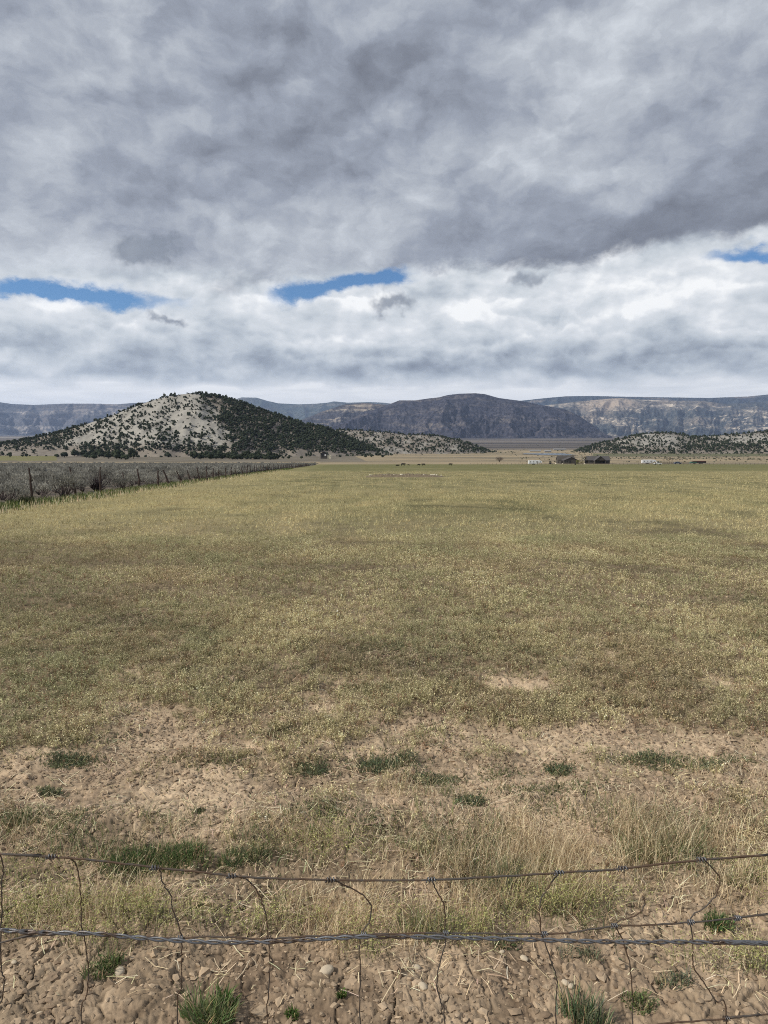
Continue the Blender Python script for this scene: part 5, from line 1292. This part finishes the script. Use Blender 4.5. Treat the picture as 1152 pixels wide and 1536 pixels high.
# wire fence across the far end of the field
t = thing('field_fence', 930, 697.2, 'thin wire fence on small posts across the far end of the field', 'fence', Y=500); x0 = -95.0
TL = t.location.x
for q in range(96):
    X = 60 + q * 2.6; b = MB(); h_ = 1.15 + .3 * rng.random(); b.box(X - TL - .06, X - TL + .06, -.06, .06, -.2, h_); part('post', b, 'wood_rail', t)
for z in (.4, .75, 1.1):
    b = MB(); b.tube([(60 - TL, 0, z), (308 - TL, 0, z)], .008, 4); part('wire', b, 'rust_wire', t)
# the rubble heap in the middle of the field
def heap():
    b = MB(); X0, Y0 = at(606, 715.5); n = 60; xs = np.linspace(-4.3, 4.6, n); yv = np.linspace(-1.5, 1.5, 14); XX, YY = np.meshgrid(xs, yv)
    Z = .40 * np.clip(1 - (XX / 4.6)**4, 0, 1) * np.clip(1 - (YY / 1.5)**2, 0, 1) * (.7 + .9 * np.abs(fbm(XX * 1.5, YY * 1.5, 3, 231))) - .03
    i, j = np.meshgrid(np.arange(13), np.arange(n - 1), indexing='ij'); F = np.stack([i * n + j, i * n + j + 1, (i + 1) * n + j + 1, (i + 1) * n + j], -1).reshape(-1, 4)
    MATS['heap'] = flat_mat('heap', (.17, .135, .09), .95, .35, 3)
    link('earth_mound', mesh_np('earth_mound', np.stack([XX, YY, Z], -1).reshape(-1, 3), F, MATS['heap']), loc=(X0, Y0, base_z(Y0)), kind='structure', label='low bank of brown earth and straw in the middle of the field')
    blocks = [mesh_np('rock', V * (1.3, .9, .8), F, MATS['pale_block']) for V, F in (lump(ICO1, .16, 240 + q, .8) for q in range(4))]
    for q, (a, r_, s_) in enumerate([(555, 713.5, 2.2), (558, 712.5, 1.8), (565, 712.5, 1.6), (570, 711.8, 2.2), (576, 711.2, 2.6), (581, 711, 2.6), (586, 711.5, 2.0), (592, 712.6, 2.4), (597, 712.8, 2.2), (602, 713.3, 3.0), (607, 713.2, 2.2), (614, 710.8, 2.4), (618, 710.3, 2.4), (624, 711, 2.0), (630, 711.6, 1.8), (636, 711.5, 2.2), (641, 712.3, 1.9), (647, 714.6, 2.2), (651, 714.8, 2.6), (655, 715, 2.0), (662, 716, 1.7), (610, 714, 1.6), (588, 714.5, 1.5)]):
        P = crest(a, r_ + 1.5, Y0 - .3 + .8 * rng.random()); zz = base_z(P[1]); s_ = s_ * Y0 / F_PX * .85
        lab = {0: 'pale rock at the left tip of the rubble heap in the field', 18: 'largest pale rock at the right end of the rubble heap', 20: 'last pale rock just beyond the right end of the rubble heap'}.get(q, 'pale rock on the crest of the rubble heap in the middle of the field')
        o = link('rock', blocks[q % 4], loc=(P[0], P[1], max(P[2], zz + .12 + s_ * .6)), label=lab, cat='rock', group='rocks of the rubble heap', rz=rng.random() * 6); o.scale = (s_, s_, s_)
heap()
# cattle
def cow(px, row, label, lying=False, grp=None, flip=1, sc=1.0):
    sc *= .82
    v = [(0, 0, 1.05), (-.75, 0, 1.1), (-.85, 0, 1.12), (.7, 0, 1.05), (1.0, 0, 1.15), (1.32, 0, 1.1), (1.62, 0, .92)]
    rad = [.40, .36, .20, .36, .24, .17, .11]; e = [(0, 1), (1, 2), (0, 3), (3, 4), (4, 5), (5, 6)]
    for (bx, sx) in ((1, -.75), (3, .65)):
        for sy in (-.2, .2):
            i0 = len(v); k = .38 if lying else 1
            v += [(sx, sy, .75), (sx + (.05 if sx > 0 else -.05), sy, .42), (sx, sy, .03)]; rad += [.14, .085, .07]; e += [(bx, i0), (i0, i0 + 1), (i0 + 1, i0 + 2)]
    i0 = len(v); v += [(-.98, 0, .9), (-1.02, 0, .5)]; rad += [.05, .04]; e += [(2, i0), (i0, i0 + 1)]
    for sy in (-.18, .18): i0 = len(v); v += [(1.30, sy, 1.24)]; rad += [.05]; e += [(5, i0)]
    if lying: v = [(a, b, c - .62 if c > .8 else max(.06, (c - .5) * .3)) for a, b, c in v]
    me = bpy.data.meshes.new('cow'); me.from_pydata([(a * flip * sc, b * sc, c * sc) for a, b, c in v], e, []); tmp = bpy.data.objects.new('tmp', me); COL.objects.link(tmp)
    sk = tmp.modifiers.new('s', 'SKIN')
    for i, r_ in enumerate(rad): me.skin_vertices[0].data[i].radius = (r_ * sc, r_ * sc)
    me.skin_vertices[0].data[0].use_root = True
    tmp.modifiers.new('u', 'SUBSURF').levels = 1
    dg = bpy.context.evaluated_depsgraph_get(); m2 = bpy.data.meshes.new_from_object(tmp.evaluated_get(dg)); bpy.data.objects.remove(tmp); m2.materials.clear(); m2.materials.append(MATS['black_cattle'])
    X, Y = at(px, row); link('cow', m2, loc=(X, Y, base_z(Y)), label=label, cat='cow', group=grp, rz=.4 * rng.normal())
G = 'black cattle grazing far down the field'
cow(596, 698.8, 'black cow lying down, leftmost of the distant cattle', True, G)
cow(604.5, 698.9, 'black cow standing just right of the one lying down', grp=G, sc=1.15); cow(613, 698.5, 'small black calf third from the left among the distant cattle', grp=G, flip=-1, sc=.62)
cow(628, 698.6, 'black cow in the middle of the distant herd, seen end-on', grp=G, sc=.8); cow(635.5, 698.8, 'black cow grazing just right of the middle of the herd', grp=G, flip=-1); cow(675.5, 698.6, 'black cow far to the right of the rest of the herd', grp=G, sc=1.05)
# small ruined cabin at the right foot of the hill
P = crest(486, 684.6, 760); t = link('cabin', None, loc=P, label='small weathered cabin with a dark roof at the right foot of the hill', cat='cabin')
b = MB(); b.box(-3.6, 3.2, 0, 5, -3, 3.0); b.prism([(-3.6, 3.0), (3.2, 3.0), (-.2, 5.0)], 'y', 0, 5); part('wall', b, 'house_wall', t); b = MB(); gable_roof(b, -3.6, 3.2, 0, 5, 3.0, 5.0, 'y', .7); part('roof', b, 'rubber', t)
b = MB(); b.box(-2.6, -.6, -.1, -.02, -.2, 2.3); part('door', b, 'dark_opening', t); b = MB(); b.box(.6, 2.2, -.1, -.02, .6, 2.2); part('window', b, 'white_paint', t)
b = MB(); b.box(3.3, 7.5, .5, 4.5, -3, 1.4); part('annex', b, 'pale_block', t)
# the reservoir and pale sheds beyond it
V = []; L = [(783, 681.6), (800, 682.0), (815, 682.9), (849, 683.6), (866, 683.2), (852, 681.4), (846, 680.2), (812, 680.2), (786, 680.4)]
for a, b_ in L: X, Y = at(a, b_); V.append((X, Y, base_z(Y) + .5))
me = bpy.data.meshes.new('reservoir'); me.from_pydata(V, [], [tuple(range(len(V)))]); me.update()
m, g = new_mat('water'); finish(g, (.20, .26, .30), .12, bump=g.noise(g.n('ShaderNodeTexCoord').outputs['Object'], .3, 3), bstr=.15, bdist=.2, spec=.6); me.materials.append(m)
link('water', me, kind='structure', label='narrow silver pond on the valley floor beyond the camper')
for q, (a, r_, w_, lab) in enumerate([(803, 677.5, 26, 'long pale shed roof beyond the left end of the pond'), (840, 675.5, 30, 'long pale shed roof beyond the middle of the pond'), (822, 678.5, 16, 'short pale shed nearest the far shore of the pond')]):
    X, Y = at(a, r_); t = link('farm_shed', None, loc=(X, Y, base_z(Y)), label=lab, cat='shed'); w_ *= Y / 1700
    b = MB(); b.box(-w_ / 2, w_ / 2, 0, 8, -1, 2.2); part('wall', b, 'trim', t); b = MB(); gable_roof(b, -w_ / 2, w_ / 2, 0, 8, 2.2, 3.4, 'x'); part('roof', b, 'grey_metal', t)

# ------------------------------------------------------------------ air
def haze():
    b = MB(); b.box(-21000, 21000, -600, 26000, -75, 985)
    m = bpy.data.materials.new('haze'); m.use_nodes = True; nt = m.node_tree; nt.nodes.clear()
    v = nt.nodes.new('ShaderNodeVolumePrincipled'); o = nt.nodes.new('ShaderNodeOutputMaterial'); nt.links.new(v.outputs[0], o.inputs['Volume'])
    v.inputs['Color'].default_value = (.50, .66, 1.0, 1); v.inputs['Density'].default_value = HAZE; v.inputs['Anisotropy'].default_value = .2
    link('haze', b.mesh('haze', m), kind='stuff', label='thin blue air between the viewer and the far mountains')
HAZE = 2.8e-5
haze()
#@@END
